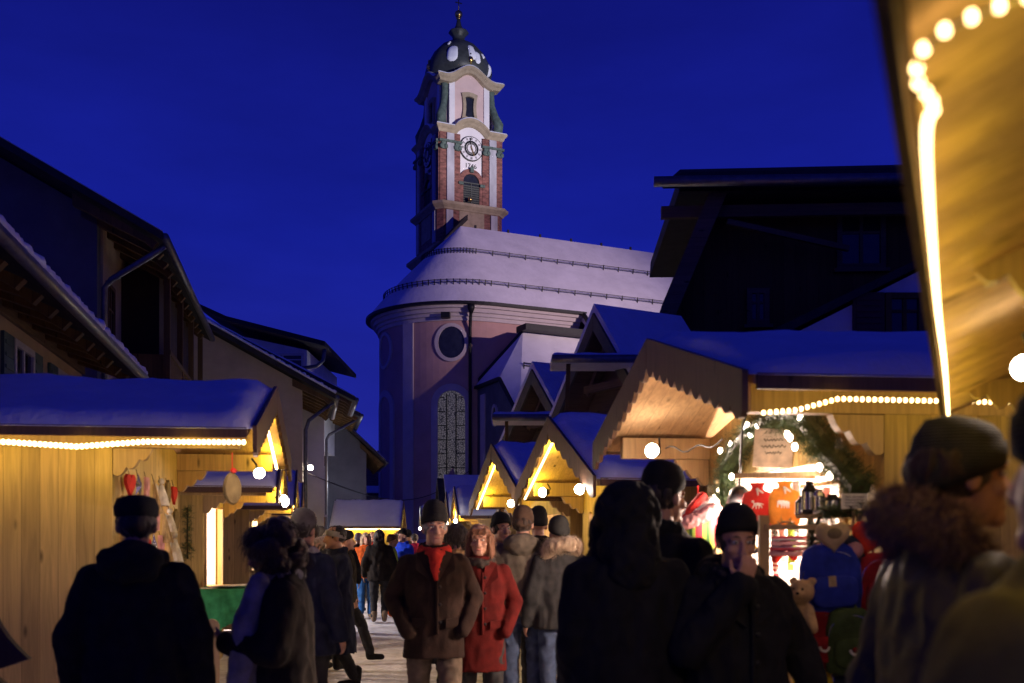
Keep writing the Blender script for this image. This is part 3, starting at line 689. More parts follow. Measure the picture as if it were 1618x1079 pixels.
def zog(x):
    t = min(1, abs(x)/2.3); return 33.75+0.95*(0.5+0.5*math.cos(min(1, t*1.35)*math.pi))+0.10*t
m = MB(); face_strip(m, 2.2, zog, [(-0.35, -0.05), (0.08, 0.0), (0.18, 0.16), (0.30, 0.26), (0.35, 0.42), (-0.35, 0.50)]); m.part('upper_cornice', M['ochre'], tow)
m = MB(); face_strip(m, 2.2, zog, [(-0.35, 0.50), (0.33, 0.43), (0.27, 0.52), (-0.35, 0.60)]); m.part('cornice_snow', M['snow'], tow)
m = MB()
dome = [(1.9, 34.2), (1.98, 34.85), (2.28, 35.25), (2.36, 35.6), (2.22, 36.2), (1.88, 36.85), (1.42, 37.35), (0.90, 37.7), (0.52, 37.92), (0.42, 38.15), (0.48, 38.35), (0.72, 38.58), (0.68, 38.66), (0.34, 38.85), (0.20, 39.15), (0.13, 39.5), (0.10, 39.75)]
rings = []
for r_, z in dome: rings.append([Vector((r_*math.cos(R(22.5+11.25*k))*(1.04 if k % 4 == 0 else 1.0), r_*math.sin(R(22.5+11.25*k))*(1.04 if k % 4 == 0 else 1.0), z)) for k in range(32)])
m.loft(rings); dm = m.part('dome', M['slate_dome'], tow, smooth=True)
# snow patches lying on the dome panels
m = MB()
def dome_r(z):
    for (ra, za), (rb, zb) in zip(dome[:-1], dome[1:]):
        if za <= z <= zb: return ra+(rb-ra)*(z-za)/(zb-za)
for (ac, aw_, z0, z1) in ((-122, 11, 35.45, 36.7), (-86, 7, 35.7, 36.9), (-76, 6, 35.5, 36.45), (-60, 3, 36.1, 36.5), (-135, 3, 36.9, 37.3), (-40, 5, 35.1, 36.0)):
    top = []; nn = 9
    for i in range(nn):
        for j in range(nn):
            u, v_ = i/(nn-1)*2-1, j/(nn-1)*2-1
            a = R(ac+aw_*u*(math.sqrt(max(0.0, 1-0.8*v_**4)))); z = z0+(z1-z0)*(v_+1)/2
            ed = (1-u**6)*(1-v_**6)
            rad = dome_r(z)*1.0+0.02+0.10*ed
            top.append((rad*math.cos(a), rad*math.sin(a), z))
    m.add(top, [(i*nn+j, i*nn+j+1, (i+1)*nn+j+1, (i+1)*nn+j) for i in range(nn-1) for j in range(nn-1)])
m.part('snow_patches', M['snow'], dm, smooth=True)
m = MB(); m.ell((0, 0, 39.95), (0.29, 0.29, 0.29)); m.lathe([(0.06, 39.55), (0.2, 39.63), (0.06, 39.7)], seg=10); m.bar((0, 0, 40.2), (0, 0, 41.2), 0.06, 0.06); m.bar((-0.26, 0, 40.8), (0.26, 0, 40.8), 0.06, 0.06); m.part('finial', M['gold'], tow, smooth=True)
for k in range(4):
    a = R(-90+90*k); m = MB(); p = Vector((2.3*math.cos(a), 2.3*math.sin(a), 35.1))
    m.lathe([(0.05, 0), (0.07, 0.35), (0.16, 0.4), (0.2, 0.55), (0.16, 0.72), (0.05, 0.8), (0.09, 0.95), (0.02, 1.1)], p, 10); m.part('gilded_vase', M['gold'], tow, smooth=True)
m = MB(); m.ell(Vector((-0.25, -2.8, 25.55)), 0.16); m.part('gilded_ball', M['gold'], tow, smooth=True)
for k in (0, 3):           # the two faces towards the market
    X = rotz(k)
    for sg in (-1, 1):
        m = MB(); m.X = X; m.box((sg*1.62, -2.36, 27.7), (1.52, 0.22, 4.9)); m.part('marble_pier', M['marble'], tow)
        m = MB(); m.X = X; m.box((sg*1.62, -2.50, 27.7), (0.54, 0.14, 4.8)); m.part('white_strip', M['grey_strip'], tow)
        m = MB(); m.X = X; m.box((sg*1.70, -2.56, 23.6), (0.50, 0.10, 2.2)); m.part('white_strip', M['grey_strip'], tow)
    for sg in (-1, 1):
        m = MB(); m.X = X
        for dx in (-0.52, 0.52):
            m.box((sg*1.62+dx, -2.50, 29.18), (0.34, 0.22, 0.5)); m.ell((sg*1.62+dx-0.17, -2.62, 29.1), (0.14, 0.10, 0.17), 8, 6); m.ell((sg*1.62+dx+0.17, -2.62, 29.1), (0.14, 0.10, 0.17), 8, 6)
        m.box((sg*1.62, -2.52, 29.5), (1.7, 0.3, 0.16)); m.part('capital', M['verdigris'], tow)
    m = MB(); m.X = X
    xs_ = [-1.2+2.4*i/24 for i in range(25)]
    m.strip([Vector((x, -2.26, zclock(x)+0.1)) for x in xs_], [Vector((x, -2.26, 29.6)) for x in xs_], (0, -0.05, 0)); m.part('clock_gable', M['tower_white'], tow)
    m = MB(); m.X = X; xs_ = [-1.2+2.4*i/24 for i in range(25)]
    m.strip([Vector((x, -1.96, zog(x)+0.1)) for x in xs_], [Vector((x, -1.96, 33.6)) for x in xs_], (0, -0.055, 0)); m.part('upper_gable', M['tower_rose'], tow)
    # clock
    ck = MB(); ck.X = X; zc = 29.3
    circ = lambda r_, y: [Vector((r_*math.cos(2*math.pi*i/40), y, zc+r_*math.sin(2*math.pi*i/40))) for i in range(40)]
    ck.loft([circ(0.88, -2.28), circ(0.88, -2.42), circ(0.83, -2.44)]); ck.mi = 1
    ck.loft([circ(0.82, -2.43), circ(0.82, -2.45)]); ck.mi = 0
    ck.loft([circ(0.55, -2.452), circ(0.53, -2.462), circ(0.44, -2.462), circ(0.42, -2.452)], cap=False)
    for i in range(12):
        a = R(30*i); 
        q0 = Vector((0.60*math.sin(a), -2.462, zc+0.60*math.cos(a))); q1 = Vector((0.78*math.sin(a), -2.462, zc+0.78*math.cos(a)))
        sdv = Vector((math.cos(a), 0, -math.sin(a)))
        for off in ((-0.035, 0.035) if i % 3 else (-0.055, 0, 0.055)): ck.bar(q0+sdv*off, q1+sdv*off, 0.028, 0.012, up=(0, 1, 0))
    for i in range(26):
        a = R(360*i/26); ck.bar((0.46*math.sin(a), -2.462, zc+0.46*math.cos(a)), (0.30*math.sin(a+0.5), -2.462, zc+0.30*math.cos(a+0.5)), 0.035, 0.012, up=(0, 1, 0))
    clk = ck.part('clock', [M['black_metal'], M['tower_white']], tow)
    hd = MB(); hd.X = X
    hd.bar((0.02, -2.49, zc-0.12), (-0.13, -2.49, zc+0.72), 0.06, 0.02, up=(0, 1, 0)); hd.part('minute_hand', M['black_metal'], clk)
    hd = MB(); hd.X = X
    hd.bar((-0.05, -2.51, zc+0.12), (0.20, -2.51, zc-0.52), 0.09, 0.02, up=(0, 1, 0)); hd.part('hour_hand', M['gold'], clk)
    # year
    cu = bpy.data.curves.new('year', 'FONT'); cu.body = '1746'; cu.size = 0.46; cu.extrude = 0.012; cu.align_x = 'CENTER'
    tmp = bpy.data.objects.new('year', cu); col.objects.link(tmp)
    me = bpy.data.meshes.new_from_object(tmp.evaluated_get(bpy.context.evaluated_depsgraph_get())); bpy.data.objects.remove(tmp)
    me.transform(X @ Matrix.Translation((0, -2.32, 27.95)) @ Matrix.Rotation(R(90), 4, 'X')); me.materials.clear(); me.materials.append(M['black_metal'])
    obj('year_lettering', me, tow)
    # louvred bell window with marble surround
    def ap(hw, z0, zt, y, n=14):
        return [Vector((-hw, y, z0)), Vector((hw, y, z0))]+[Vector((hw*math.cos(math.pi*i/n), y, zt-hw+hw*math.sin(math.pi*i/n))) for i in range(n+1)]
    f = MB(); f.X = X
    o0, o1, i1, i0 = ap(0.92, 25.3, 27.85, -2.28), ap(0.92, 25.3, 27.85, -2.44), ap(0.62, 25.3, 27.5, -2.44), ap(0.62, 25.3, 27.5, -2.28)
    f.loft([[o0[j % 17], o1[j % 17], i1[j % 17], i0[j % 17]] for j in range(18)], cap=False)
    bw = f.part('bell_window', M['marble'], tow)
    p = MB(); p.X = X; p.add(ap(0.62, 25.3, 27.5, -2.33), [tuple(range(17))]); p.part('pane', M['dark_glass'], bw)
    lo = MB(); lo.X = X
    for j in range(9): lo.box((0, -2.37, 25.40+j*0.155), (1.22, 0.05, 0.10), Matrix.Rotation(R(35), 3, 'X'))
    lo.box((0, -2.39, 26.1), (0.06, 0.05, 1.5)); lo.box((0, -2.39, 26.85), (1.22, 0.06, 0.08)); lo.part('louvre_slats', M['louvre'], bw)
    ks = MB(); ks.X = X; ks.box((0, -2.5, 27.75), (0.26, 0.2, 0.36)); ks.part('keystone', M['verdigris'], bw)
    for dx in (-0.82, 0.82):
        ks = MB(); ks.X = X; ks.box((dx, -2.48, 26.72), (0.36, 0.18, 0.2)); ks.part('impost', M['verdigris'], bw)
    sl_ = MB(); sl_.X = X
    sl_.box((0, -2.46, 24.0), (1.9, 0.14, 2.0)); sl_.part('parapet_panel', M['ochre'], tow)
    # waisted window of the upper stage
    f = MB(); f.X = X; zc = 32.35
    def wp(sx_, sz, y):
        pts = []
        for i in range(32):
            a = 2*math.pi*i/32; x, z = math.cos(a), math.sin(a)
            q = max(abs(x), abs(z)); x, z = x/q, z/q
            x *= (0.80+0.20*abs(z)**2) if abs(z) < 1 else 1
            zz = z*(1+ (0.14*(1-abs(x)**2)))
            pts.append(Vector((x*sx_, y, zc+zz*sz)))
        return pts
    a0, a1, b1, b0 = wp(0.62, 0.92, -2.0), wp(0.62, 0.92, -2.16), wp(0.34, 0.66, -2.16), wp(0.34, 0.66, -2.0)
    f.loft([[a0[j % 32], a1[j % 32], b1[j % 32], b0[j % 32]] for j in range(33)], cap=False); uw = f.part('upper_window', M['ochre'], tow)
    p = MB(); p.X = X; p.add(wp(0.34, 0.66, -2.03), [tuple(range(32))]); p.part('pane', M['dark_glass'], uw)
# lean-to roof at the tower's foot
m = MB(); m.prism([(-3.2, 0, 21.3), (-3.2, 0, 21.5), (-1.0, 0, 24.0), (-1.0, 0, 23.6)], (0, -4.2, 0), (0, -2.3, 0)); m.part('lean_to_roof', M['tile'], tow)
# ------------------------------------------------------------------ market stalls
def point(name, parent, loc, watts, color, size=0.03):
    l = bpy.data.lights.new(name, 'POINT'); l.energy = watts; l.color = color; l.shadow_soft_size = size
    o = bpy.data.objects.new(name, l); col.objects.link(o); o.parent = parent; o.location = loc
    return o
WARM = (1.0, 0.74, 0.055)
WHITE = (1.0, 0.74, 0.60)
def scallop_board(m, p0, p1, drop, n, depth, off, inset=0.0):
    p0, p1 = Vector(p0), Vector(p1); top = []; bot = []
    N_ = n*8
    for i in range(N_+1):
        u = i/N_; p = p0.lerp(p1, u); s = abs(math.sin(u*n*math.pi))
        top.append(p); bot.append(p+Vector((0, 0, -drop-depth*s**0.7)))
    m.strip(top, bot, off)
def bracket(m, c, ln, ht, th, axis='y'):
    """Carved bracket under an eave plate: profile in the (along, z) plane."""
    pts = []
    for i in range(13):
        u = i/12; pts.append((ln*u, -ht*(1-u)**0.8-0.035*abs(math.sin(u*3*math.pi))))
    poly = [(0, 0), (ln, 0)]+[(a, b) for a, b in reversed(pts)]
    if axis == 'y': m.prism([Vector((c[0], c[1]-a, c[2]+b)) for a, b in poly], (-th/2, 0, 0), (th/2, 0, 0))
    else: m.prism([Vector((c[0]+axis*a, c[1], c[2]+b)) for a, b in poly], (0, -th/2, 0), (0, th/2, 0))
def stall(label, loc, rz, W, D, OF, OS, ze, zr, OB=0.25, opening=(0.35, 0.35, 1.0, 1.95), inner=30, light=True, drop=0.19, seed=0, snow_h=0.085, fine=True, interior='pine', icol=None, verge=True, group='wooden market stalls'):
    """Local frame: front wall in plane y=0 facing -y, W wide, D deep. ze/zr: roof underside at the eave edge / ridge."""
    t = thing('market_stall', label, 'market stall', loc, rz, group)
    hw = W/2; hr = hw+OS; sl = (zr-ze)/hr; zw = ze+sl*OS      # wall top under the roof
    t['dims'] = [hw, hr, sl, zw]
    # roof boards
    m = MB(); th = 0.045
    for sg in (1, -1):
        m.prism([(sg*hr, 0, ze), (0, 0, zr), (0, 0, zr+th), (sg*hr, 0, ze+th)], (0, -OF, 0), (0, D+OB, 0))
    roof = m.part('roof', M['pine_soffit'], t)
    # snow
    nx, ny = 44, 30
    m = MB(); top = []; x0 = -hr-0.03; y0 = -OF-0.03; y1 = D+OB+0.03
    for j in range(ny+1):
        y = y0+(y1-y0)*j/ny
        for i in range(nx+1):
            x = x0-2*x0*i/nx
            base = zr+th-sl*abs(x)-0.02
            if abs(x) < 0.12: base = zr+th-sl*0.12-0.02+sl*0.12*(1-(abs(x)/0.12))*0.5
            e = min((hr+0.03-abs(x)-0.05*max(0, noise.noise(Vector((y*3.1, seed, x)))))/0.10, (y-y0)/0.10, (y1-y)/0.10); e = max(0.0, min(1.0, e)); e = math.sqrt(1-(1-e)**2)
            h = snow_h*e*(1+0.55*noise.noise(Vector((x*1.6+seed, y*1.6, 1)))+0.32*noise.noise(Vector((x*5+seed, y*5, 2)))+0.16*noise.noise(Vector((x*13+seed, y*13, 4))))
            top.append((x, y, base+0.025+h))
    k = nx+1
    fs = [(j*k+i, j*k+i+1, (j+1)*k+i+1, (j+1)*k+i) for j in range(ny) for i in range(nx)]
    b0 = len(top); bot = [(x, y, zr+th-sl*abs(x)+0.003) for x, y, z in top]
    fs += [(b0+a, b0+d, b0+c, b0+b) for a, b, c, d in fs[:]]
    edge = list(range(nx+1))+[j*k+nx for j in range(1, ny+1)]+[ny*k+i for i in range(nx-1, -1, -1)]+[j*k for j in range(ny-1, 0, -1)]
    fs += [(edge[q], edge[(q+1) % len(edge)], b0+edge[(q+1) % len(edge)], b0+edge[q]) for q in range(len(edge))]
    m.add(top+bot, fs); m.part('snow_cover', M['snow'], roof, smooth=True)
    # bargeboards at the front verge
    for sg in ((1, -1) if verge else ()):
        m = MB(); scallop_board(m, (sg*(hr+0.01), -OF-0.03, ze+th+0.02), (sg*0.004, -OF-0.03, zr+th+0.02), drop, 11 if fine else 7, 0.05, (0, -0.03, 0))
        m.part('bargeboard', M['board'], t)
    # eave fascias
    for sg in (1, -1):
        m = MB(); m.box((sg*(hr+0.015), (D+OB-OF)/2, ze+0.012), (0.025, D+OB+OF-0.02, 0.075)); m.part('fascia', M['board'], t)
    # purlins
    for x, z in ((hw-0.03, zw-0.12), (-hw+0.03, zw-0.12)):
        m = MB(); m.box((x, (D-OF)/2+0.05, z+0.02), (0.09, D+OF-0.1, 0.16)); m.part('purlin', M['pine_beam'], t)
        m = MB(); bracket(m, (x, -0.005, z-0.065), 0.27, 0.19, 0.07); m.part('bracket', M['pine_beam'], t)
    m = MB(); m.box((0, (D-OF)/2+0.05, zr-0.10), (0.09, D+OF-0.1, 0.14)); m.part('purlin', M['pine_beam'], t)
    # walls
    tk = 0.035
    for sg in (1, -1):
        m = MB(); m.box((sg*(hw-tk/2), D/2, (zw-0.05)/2), (tk, D-0.004, zw-0.07)); m.part('side_wall', M['pine_y'], t)
    m = MB(); m.prism([(-hw+tk, 0, 0), (hw-tk, 0, 0), (hw-tk, 0, zw-0.03), (0, 0, zr-0.19), (-hw+tk, 0, zw-0.03)], (0, D-tk, 0), (0, D, 0)); m.part('back_wall', M[interior], t)
    pl, pr, z0, z1 = opening
    m = MB(); yy0, yy1 = 0, tk
    def bx(xa, xb, za, zb): 
        if xb-xa > 0.01: m.box(((xa+xb)/2, tk/2, (za+zb)/2), (xb-xa, tk, zb-za))
    a_, b_ = -hw+tk, hw-tk
    bx(a_, -hw+pl, 0, z1); bx(hw-pr, b_, 0, z1); bx(-hw+pl, hw-pr, 0, z0)
    m.prism([(a_, 0, z1), (b_, 0, z1), (b_, 0, zw-0.03), (0, 0, zr-0.19), (a_, 0, zw-0.03)], (0, 0, 0), (0, tk, 0))
    m.part('front_wall', M['pine'], t)
    m = MB(); m.box(((pl-pr)/2, 0.02, z0+0.022), (W-pl-pr-0.01, 0.55, 0.04)); m.part('counter', M['pine_beam'], t, bevel=0.006)
    for xa, xb in ((-hw+pl, -hw+pl+0.05), (hw-pr-0.05, hw-pr)):
        m = MB(); m.box(((xa+xb)/2, -0.012, (z0+z1)/2+0.03), (0.06, 0.024, z1-z0)); m.part('opening_trim', M['pine_beam'], t)
    m = MB()
    for z in (1.25, 1.6): m.box((0, D-tk-0.12, z), (W-0.2, 0.2, 0.025))
    m.part('shelf', M['pine_beam'], t)
    if light and inner:
        l = MB(); l.lathe([(0.02, 0.12), (0.05, 0.1), (0.12, 0.0), (0.115, 0.0), (0.045, 0.09)], (0, D*0.35, zw-0.35), 12); l.mi = 1; l.ell((0, D*0.35, zw-0.33), 0.05, 10, 6)
        lo = l.part('ceiling_lamp', [M['metal'], M['lamp_white']], t, smooth=True)
        point('ceiling_lamp_light', t, (0, D*0.35, zw-0.42), inner, icol or WHITE, 0.06)
    return t
def l2w(t, p): return Matrix.Translation(t.location) @ Matrix.Rotation(t.rotation_euler.z, 4, 'Z') @ Vector(p)
def smooth(pts, k=6):
    pts = [Vector(p) for p in pts]; out = []
    for i in range(len(pts)-1):
        p0, p1, p2, p3 = pts[max(0, i-1)], pts[i], pts[i+1], pts[min(len(pts)-1, i+2)]
        for j in range(k):
            t = j/k; out.append(0.5*((2*p1)+(p2-p0)*t+(2*p0-5*p1+4*p2-p3)*t*t+(3*p1-p0-3*p2+p3)*t**3))
    return out+[pts[-1]]
def rope(t, pts, label, n_lights=4, watts=5, spacing=0.03, bulb=0.0085, mat='bulb', sag=0.0, offset=(0, 0, -0.03), group='rope light strings on the stalls', color=WARM):
    """Light hose through local points of stall t; bulbs are one mesh, the light itself comes from small lamps along it."""
    r_ = thing('light_string', label, 'string lights', t.location, t.rotation_euler.z, group)
    pts = [Vector(p) for p in pts]
    segs = [(a, b, (b-a).length) for a, b in zip(pts[:-1], pts[1:])]
    Ltot = sum(s[2] for s in segs)
    def at(d):
        for a, b, ln in segs:
            if d <= ln+1e-6: return a.lerp(b, d/ln if ln else 0)
            d -= ln
        return pts[-1]
    n = max(2, int(Ltot/spacing)); path = []
    for i in range(n+1):
        p = at(Ltot*i/n)
        if sag: p = p+Vector((0, 0, sag*(math.sin(i/n*7.0)*0.6+math.sin(i/n*15+1)*0.25)))
        path.append(p)
    m = MB(); m.tube(path, bulb*0.55, 6); m.part('hose', M['rope'], r_, smooth=True)
    m = MB()
    for p in path: m.ell(p, (bulb, bulb, bulb*1.15), 6, 4)
    m.part('bulbs', M[mat], r_, smooth=True)
    for i in range(n_lights):
        point('light_string_light', r_, at(Ltot*(i+0.5)/n_lights)+Vector(offset), watts, color, 0.05)
    return r_
def spotlamp(t, p, label, aim=(0, 0, -1), watts=6, r=0.055, lens='lamp_white', glow=True, beam=None):
    """Small clip lamp with a housing and a bright round lens."""
    s = thing('clip_lamp', label, 'lamp', l2w(t, p), t.rotation_euler.z, 'clip lamps on the stall gables')
    d = Vector(aim).normalized(); q = d.to_track_quat('Z', 'Y').to_matrix()
    m = MB(); prof = [(0.4*r, -1.5*r), (0.65*r, -1.3*r), (0.8*r, -0.6*r), (1.05*r, 0.0)]
    m.loft([[q @ Vector((a*math.cos(2*math.pi*k/14), a*math.sin(2*math.pi*k/14), z)) for k in range(14)] for a, z in prof]); m.part('housing', M['black_metal'], s, smooth=True)
    m = MB(); m.ell(q @ Vector((0, 0, 0.01)), (r, r, r*0.62), 14, 8, q); m.part('lens', M[lens], s, smooth=True)
    m = MB(); m.tube([q @ Vector((0, 0, -1.4*r)), q @ Vector((0, 0, -2.2*r))+Vector((0, 0, 0.03)), Vector((0, 0.05, 0.10))], 0.008, 6); m.part('arm', M['black_metal'], s)
    for beam in ((beam if isinstance(beam, list) else [beam]) if beam else []):
        l = bpy.data.lights.new('clip_lamp_beam', 'SPOT'); l.energy = beam[1]; l.color = WHITE; l.spot_size = R(75); l.spot_blend = 0.8; l.shadow_soft_size = 0.04
        o = bpy.data.objects.new('clip_lamp_beam', l); col.objects.link(o); o.parent = s; o.location = q @ Vector((0, 0, 1.4*r))
        o.rotation_euler = (Vector(beam[0])-Vector(p)).to_track_quat('-Z', 'Y').to_euler()
    if glow: point('clip_lamp_light', s, q @ Vector((0, 0, 1.3*r)), watts, WHITE, 0.03)
    return s
def legs_pts(t, OF, inset=0.10, dz=-0.05, which=(1, -1)):
    hw, hr, sl, zw = t['dims']; zr = zw+sl*hw
    out = []
    return hw, hr, sl, zw, zr
TR, TL = R(-83.3), R(100.5)
# ---- large stall on the right
rh1 = stall('large right stall with fir garland arch and striped goods, brown scalloped gable', (1.715, 6.58, 0), R(-83.6), 2.95, 2.6, 0.80, 0.33, 2.32, 2.82, opening=(0.25, 0.42, 1.0, 2.05), inner=700, seed=3)
hw, hr, sl, zw = rh1['dims']
m = MB(); m.box((0, 2.54, 1.15), (2.8, 0.02, 2.1)); m.part('white_lining', M['bounce_white'], rh1)  # white panels added to bounce the lamp and whiten the opening
for sg in (-1, 1): m = MB(); m.box((sg*(hw-0.05), 1.3, 1.15), (0.02, 2.44, 2.1)); m.part('white_lining', M['bounce_white'], rh1)
rope(rh1, [(hr+0.02, -0.76, 2.185), (hr+0.02, -0.60, 2.20), (hr+0.02, -0.40, 2.255), (hr+0.02, 0.6, 2.25), (hr+0.02, 1.1, 2.23), (hr+0.02, 1.2, 2.20)], 'rope of warm bulbs along the near eave of the large right stall', 3, 1.1, 0.03, 0.010)
spotlamp(rh1, (-hr+0.75, -0.55, zw-0.15), 'round clip lamp on the beam under the large right gable', (0.75, -0.65, 0.05), 3.0, 0.055, beam=((1.0, 0.0, 1.65), 210))
m = MB(); 
pth = [Vector((-hr+0.75+0.05*k, -0.45+0.02*k, zw-0.13+0.02*math.sin(k*1.1)-0.03*math.sin(k/12*math.pi))) for k in range(13)]
m.tube(pth, 0.006, 6); cb = m.part('lamp_cable', M['cable'], rh1)
# ---- left near stall
lh1 = stall('big left stall with plain yellow board side wall and hanging ornaments on its front', (-3.08, 8.62, 0), R(98), 2.55, 2.9, 1.0, 0.33, 2.34, 2.86, opening=(0.25, 0.55, 0.95, 1.9), inner=60, seed=11)
hwl, hrl, sll, zwl = lh1['dims']
rope(lh1, [(-hrl-0.02, -0.97, 2.285), (-hrl-0.02, -0.3, 2.28), (-hrl-0.02, 0.15, 2.24), (-hrl-0.02, 0.6, 2.265), (-hrl-0.02, 1.3, 2.285), (-hrl-0.02, 1.7, 2.29), (-hrl-0.02, 2.1, 2.25), (-hrl-0.02, 2.6, 2.17)], 'rope of warm bulbs sagging along the eave of the big left stall', 5, 3.0, 0.034, 0.017)
zrl = 2.86
rope(lh1, [(hrl-0.12, -0.92, 2.34+sll*0.12-0.06), (0.06, -0.92, zrl-0.08)], 'rope of warm bulbs up the far gable leg of the big left stall', 2, 6.0, 0.03, 0.016)
spotlamp(lh1, (-hrl+0.12, -1.06, 2.08), 'round clip lamp at the near gable corner of the big left stall', (-0.5, -0.2, -0.25), 3, 0.04)
# ---- further stalls, left row
lh2 = stall('second left stall with glowing white booth wall and green covered table in front', (-3.75, 12.75, 0), TL, 2.4, 2.4, 0.80, 0.30, 2.15, 2.82, opening=(0.12, 0.3, 0.95, 2.0), inner=260, seed=5, fine=False)
m = MB(); m.box((0, 2.34, 1.15), (2.2, 0.02, 2.0)); m.part('white_lining', M['bounce_white'], lh2)  # added white panels brighten this booth from inside as well
m = MB(); m.box((1.14, 1.2, 1.15), (0.02, 2.2, 2.0)); m.part('white_lining', M['bounce_white'], lh2)
lh3 = stall('third left stall, its narrow snowy roof showing beyond the second', (-4.85, 19.0, 0), TL, 2.3, 2.2, 0.75, 0.30, 2.15, 2.85, inner=600, seed=6, fine=False, icol=(0.95, 0.88, 0.95))
lh4 = stall('farthest left stall, only a sliver of snowy roof past the third', (-5.55, 23.2, 0), TL, 2.2, 2.2, 0.7, 0.28, 2.15, 2.85, inner=500, seed=8, fine=False, icol=(0.95, 0.88, 0.95))
for t, nm, of in ((lh2, 'second left stall', 0.76), (lh3, 'third left stall', 0.71), (lh4, 'farthest left stall', 0.66)):
    h_, hr_, s_, z_ = t['dims']; zr_ = z_+s_*h_
    rope(t, [(hr_-0.10, -of, z_-s_*(hr_-h_)+s_*0.10-0.07), (0.02, -of, zr_-0.10)], 'rope of warm bulbs up the gable of the '+nm, 2, 9.0, 0.04, 0.016, 'bulb')
    spotlamp(t, (-hr_+0.12, -of-0.14, z_-0.22), 'round clip lamp on the gable corner of the '+nm, (-0.5, -0.6, -0.2), 3, 0.048)
spotlamp(lh2, (-hr_+0.5, -0.9, z_-0.25), 'second clip lamp beside the gable corner of the second left stall', (-0.4, -0.8, -0.2), 3, 0.06)
# ---- stalls, right row
rh2 = stall('middle right stall, yellow lit gable with wreath on its board wall', (1.15, 11.25, 0), R(-77), 2.5, 2.4, 0.72, 0.38, 2.13, 2.88, inner=90, seed=21, opening=(0.3, 0.75, 1.0, 1.9), fine=False)
rh3 = stall('third right stall with yellow lit gable and snowy roof seam', (0.46, 14.65, 0), R(-77), 2.7, 2.4, 0.72, 0.38, 2.11, 2.90, inner=90, seed=22, fine=False)
rh4 = stall('distant right stall with long pale snowy roof and bright front', (-0.66, 24.6, 0), TR, 2.5, 3.6, 0.7, 0.30, 2.1, 2.82, inner=420, seed=23, fine=False)
rh5 = stall('distant right stall tucked just left of the long pale roof', (-1.08, 28.0, 0), TR, 2.3, 2.3, 0.7, 0.30, 2.1, 2.85, inner=30, seed=24, fine=False)
rh6 = stall('small distant right stall with snowy roof, next to last of the right row', (-1.62, 31.2, 0), TR, 2.3, 2.3, 0.7, 0.30, 2.1, 2.75, inner=30, seed=25, fine=False)
rh7 = stall('last stall of the right row, a bright orange gable far down the street', (-2.55, 36.4, 0), TR, 2.3, 2.3, 0.7, 0.30, 2.05, 2.75, inner=30, seed=26, fine=False)
rh8 = stall('distant snowy roofed stall between the third right stall and the long pale roof', (0.55, 19.3, 0), TR, 2.3, 2.4, 0.7, 0.3, 1.95, 2.45, inner=260, seed=27, fine=False)
NM = ((rh2, 'middle right stall', 0.66), (rh3, 'third right stall', 0.66), (rh4, 'long roofed distant stall', 0.64), (rh5, 'stall left of the long pale roof', 0.64), (rh6, 'small next to last right stall', 0.64), (rh7, 'last stall of the right row', 0.64))
for t, nm, of in NM:
    h_, hr_, s_, z_ = t['dims']; zr_ = z_+s_*h_
    rope(t, [(-hr_+0.10, -of, z_-s_*(hr_-h_)+s_*0.10-0.07), (-0.02, -of, zr_-0.10)], 'rope of warm bulbs up the gable of the '+nm, 2, 13.0, 0.04, 0.014, 'bulb')
    spotlamp(t, (hr_-0.35, -of-0.14, z_-0.22), 'round clip lamp under the gable of the '+nm, (0.7, -0.7, -0.1), 4, 0.052)
spotlamp(rh2, (-0.35, -0.74, 2.13), 'larger clip lamp hung mid gable on the middle right stall', (0.5, -0.85, -0.1), 4, 0.055)
# ---- stall across the end of the street
end = stall('stall across the street end with a row of lights along its snowy eave', (-4.93, 34.6, 0), R(-83.3)+R(90)-R(8), 2.0, 1.8, 0.3, 0.2, 2.0, 2.9, inner=20, seed=31, fine=False)
bpy.data.objects.remove  # (roof ridge turned along the street end below)
end.rotation_euler.z = R(92); end.location = (-4.15, 35.6, 0)
h_, hr_, s_, z_ = end['dims']
rope(end, [(-hr_+0.02, -0.30, z_-s_*(hr_-h_)-0.06), (-hr_+0.02, 2.05, z_-s_*(hr_-h_)-0.06)], 'row of warm bulbs along the eave of the street end stall', 4, 9.0, 0.035, 0.02, 'bulb')
# ---- foreground stall at the right edge of the frame
A24 = R(-23.9)
fx, fy = 0.293, 0.78      # near left verge corner
W0, OS0, OF0, D0 = 2.3, 0.30, 1.20, 2.4
hr0 = W0/2+OS0
c0 = Vector((fx, fy, 0))+Vector((0.9143, -0.405, 0))*hr0+Vector((0.405, 0.9143, 0))*OF0
rh0 = stall('nearest stall at the right edge with rope lights round its roof corner', c0, A24, W0, D0, OF0, OS0, 2.13, 2.75, opening=(0.3, 0.3, 1.0, 1.9), inner=8, seed=41, verge=False)
rope(rh0, smooth([(-hr0+0.62, -OF0+0.33, 2.245), (-hr0+0.26, -OF0+0.31, 2.17), (-hr0+0.05, -OF0+0.29, 2.125), (-hr0+0.005, -OF0+0.33, 2.10), (-hr0+0.02, -OF0+0.42, 2.093), (-hr0+0.008, -OF0+0.58, 2.10), (-hr0+0.003, 0.3, 2.10), (-hr0+0.006, 1.2, 2.10), (-hr0+0.003, D0+0.15, 2.09)]), 'rope of large blurred bulbs round the roof corner of the nearest right stall', 18, 0.26, 0.026, 0.006, offset=(0.06, 0, -0.03))
spotlamp(rh0, (-hr0+0.20, 0.88, 2.04), 'round clip lamp under the eave of the nearest right stall above the profile man', (-0.3, -0.9, 0), 1.4, 0.032, glow=False, beam=[((-1.42, 0.72, 1.68), 7), ((-2.27, 2.28, 1.55), 22)])
m = MB(); m.box((-hr0-0.014, (D0+0.25-OF0)/2, 2.098), (0.016, D0+0.25+OF0+0.06, 0.06)); m.part('dark_fascia', M['dark_wood'], rh0)
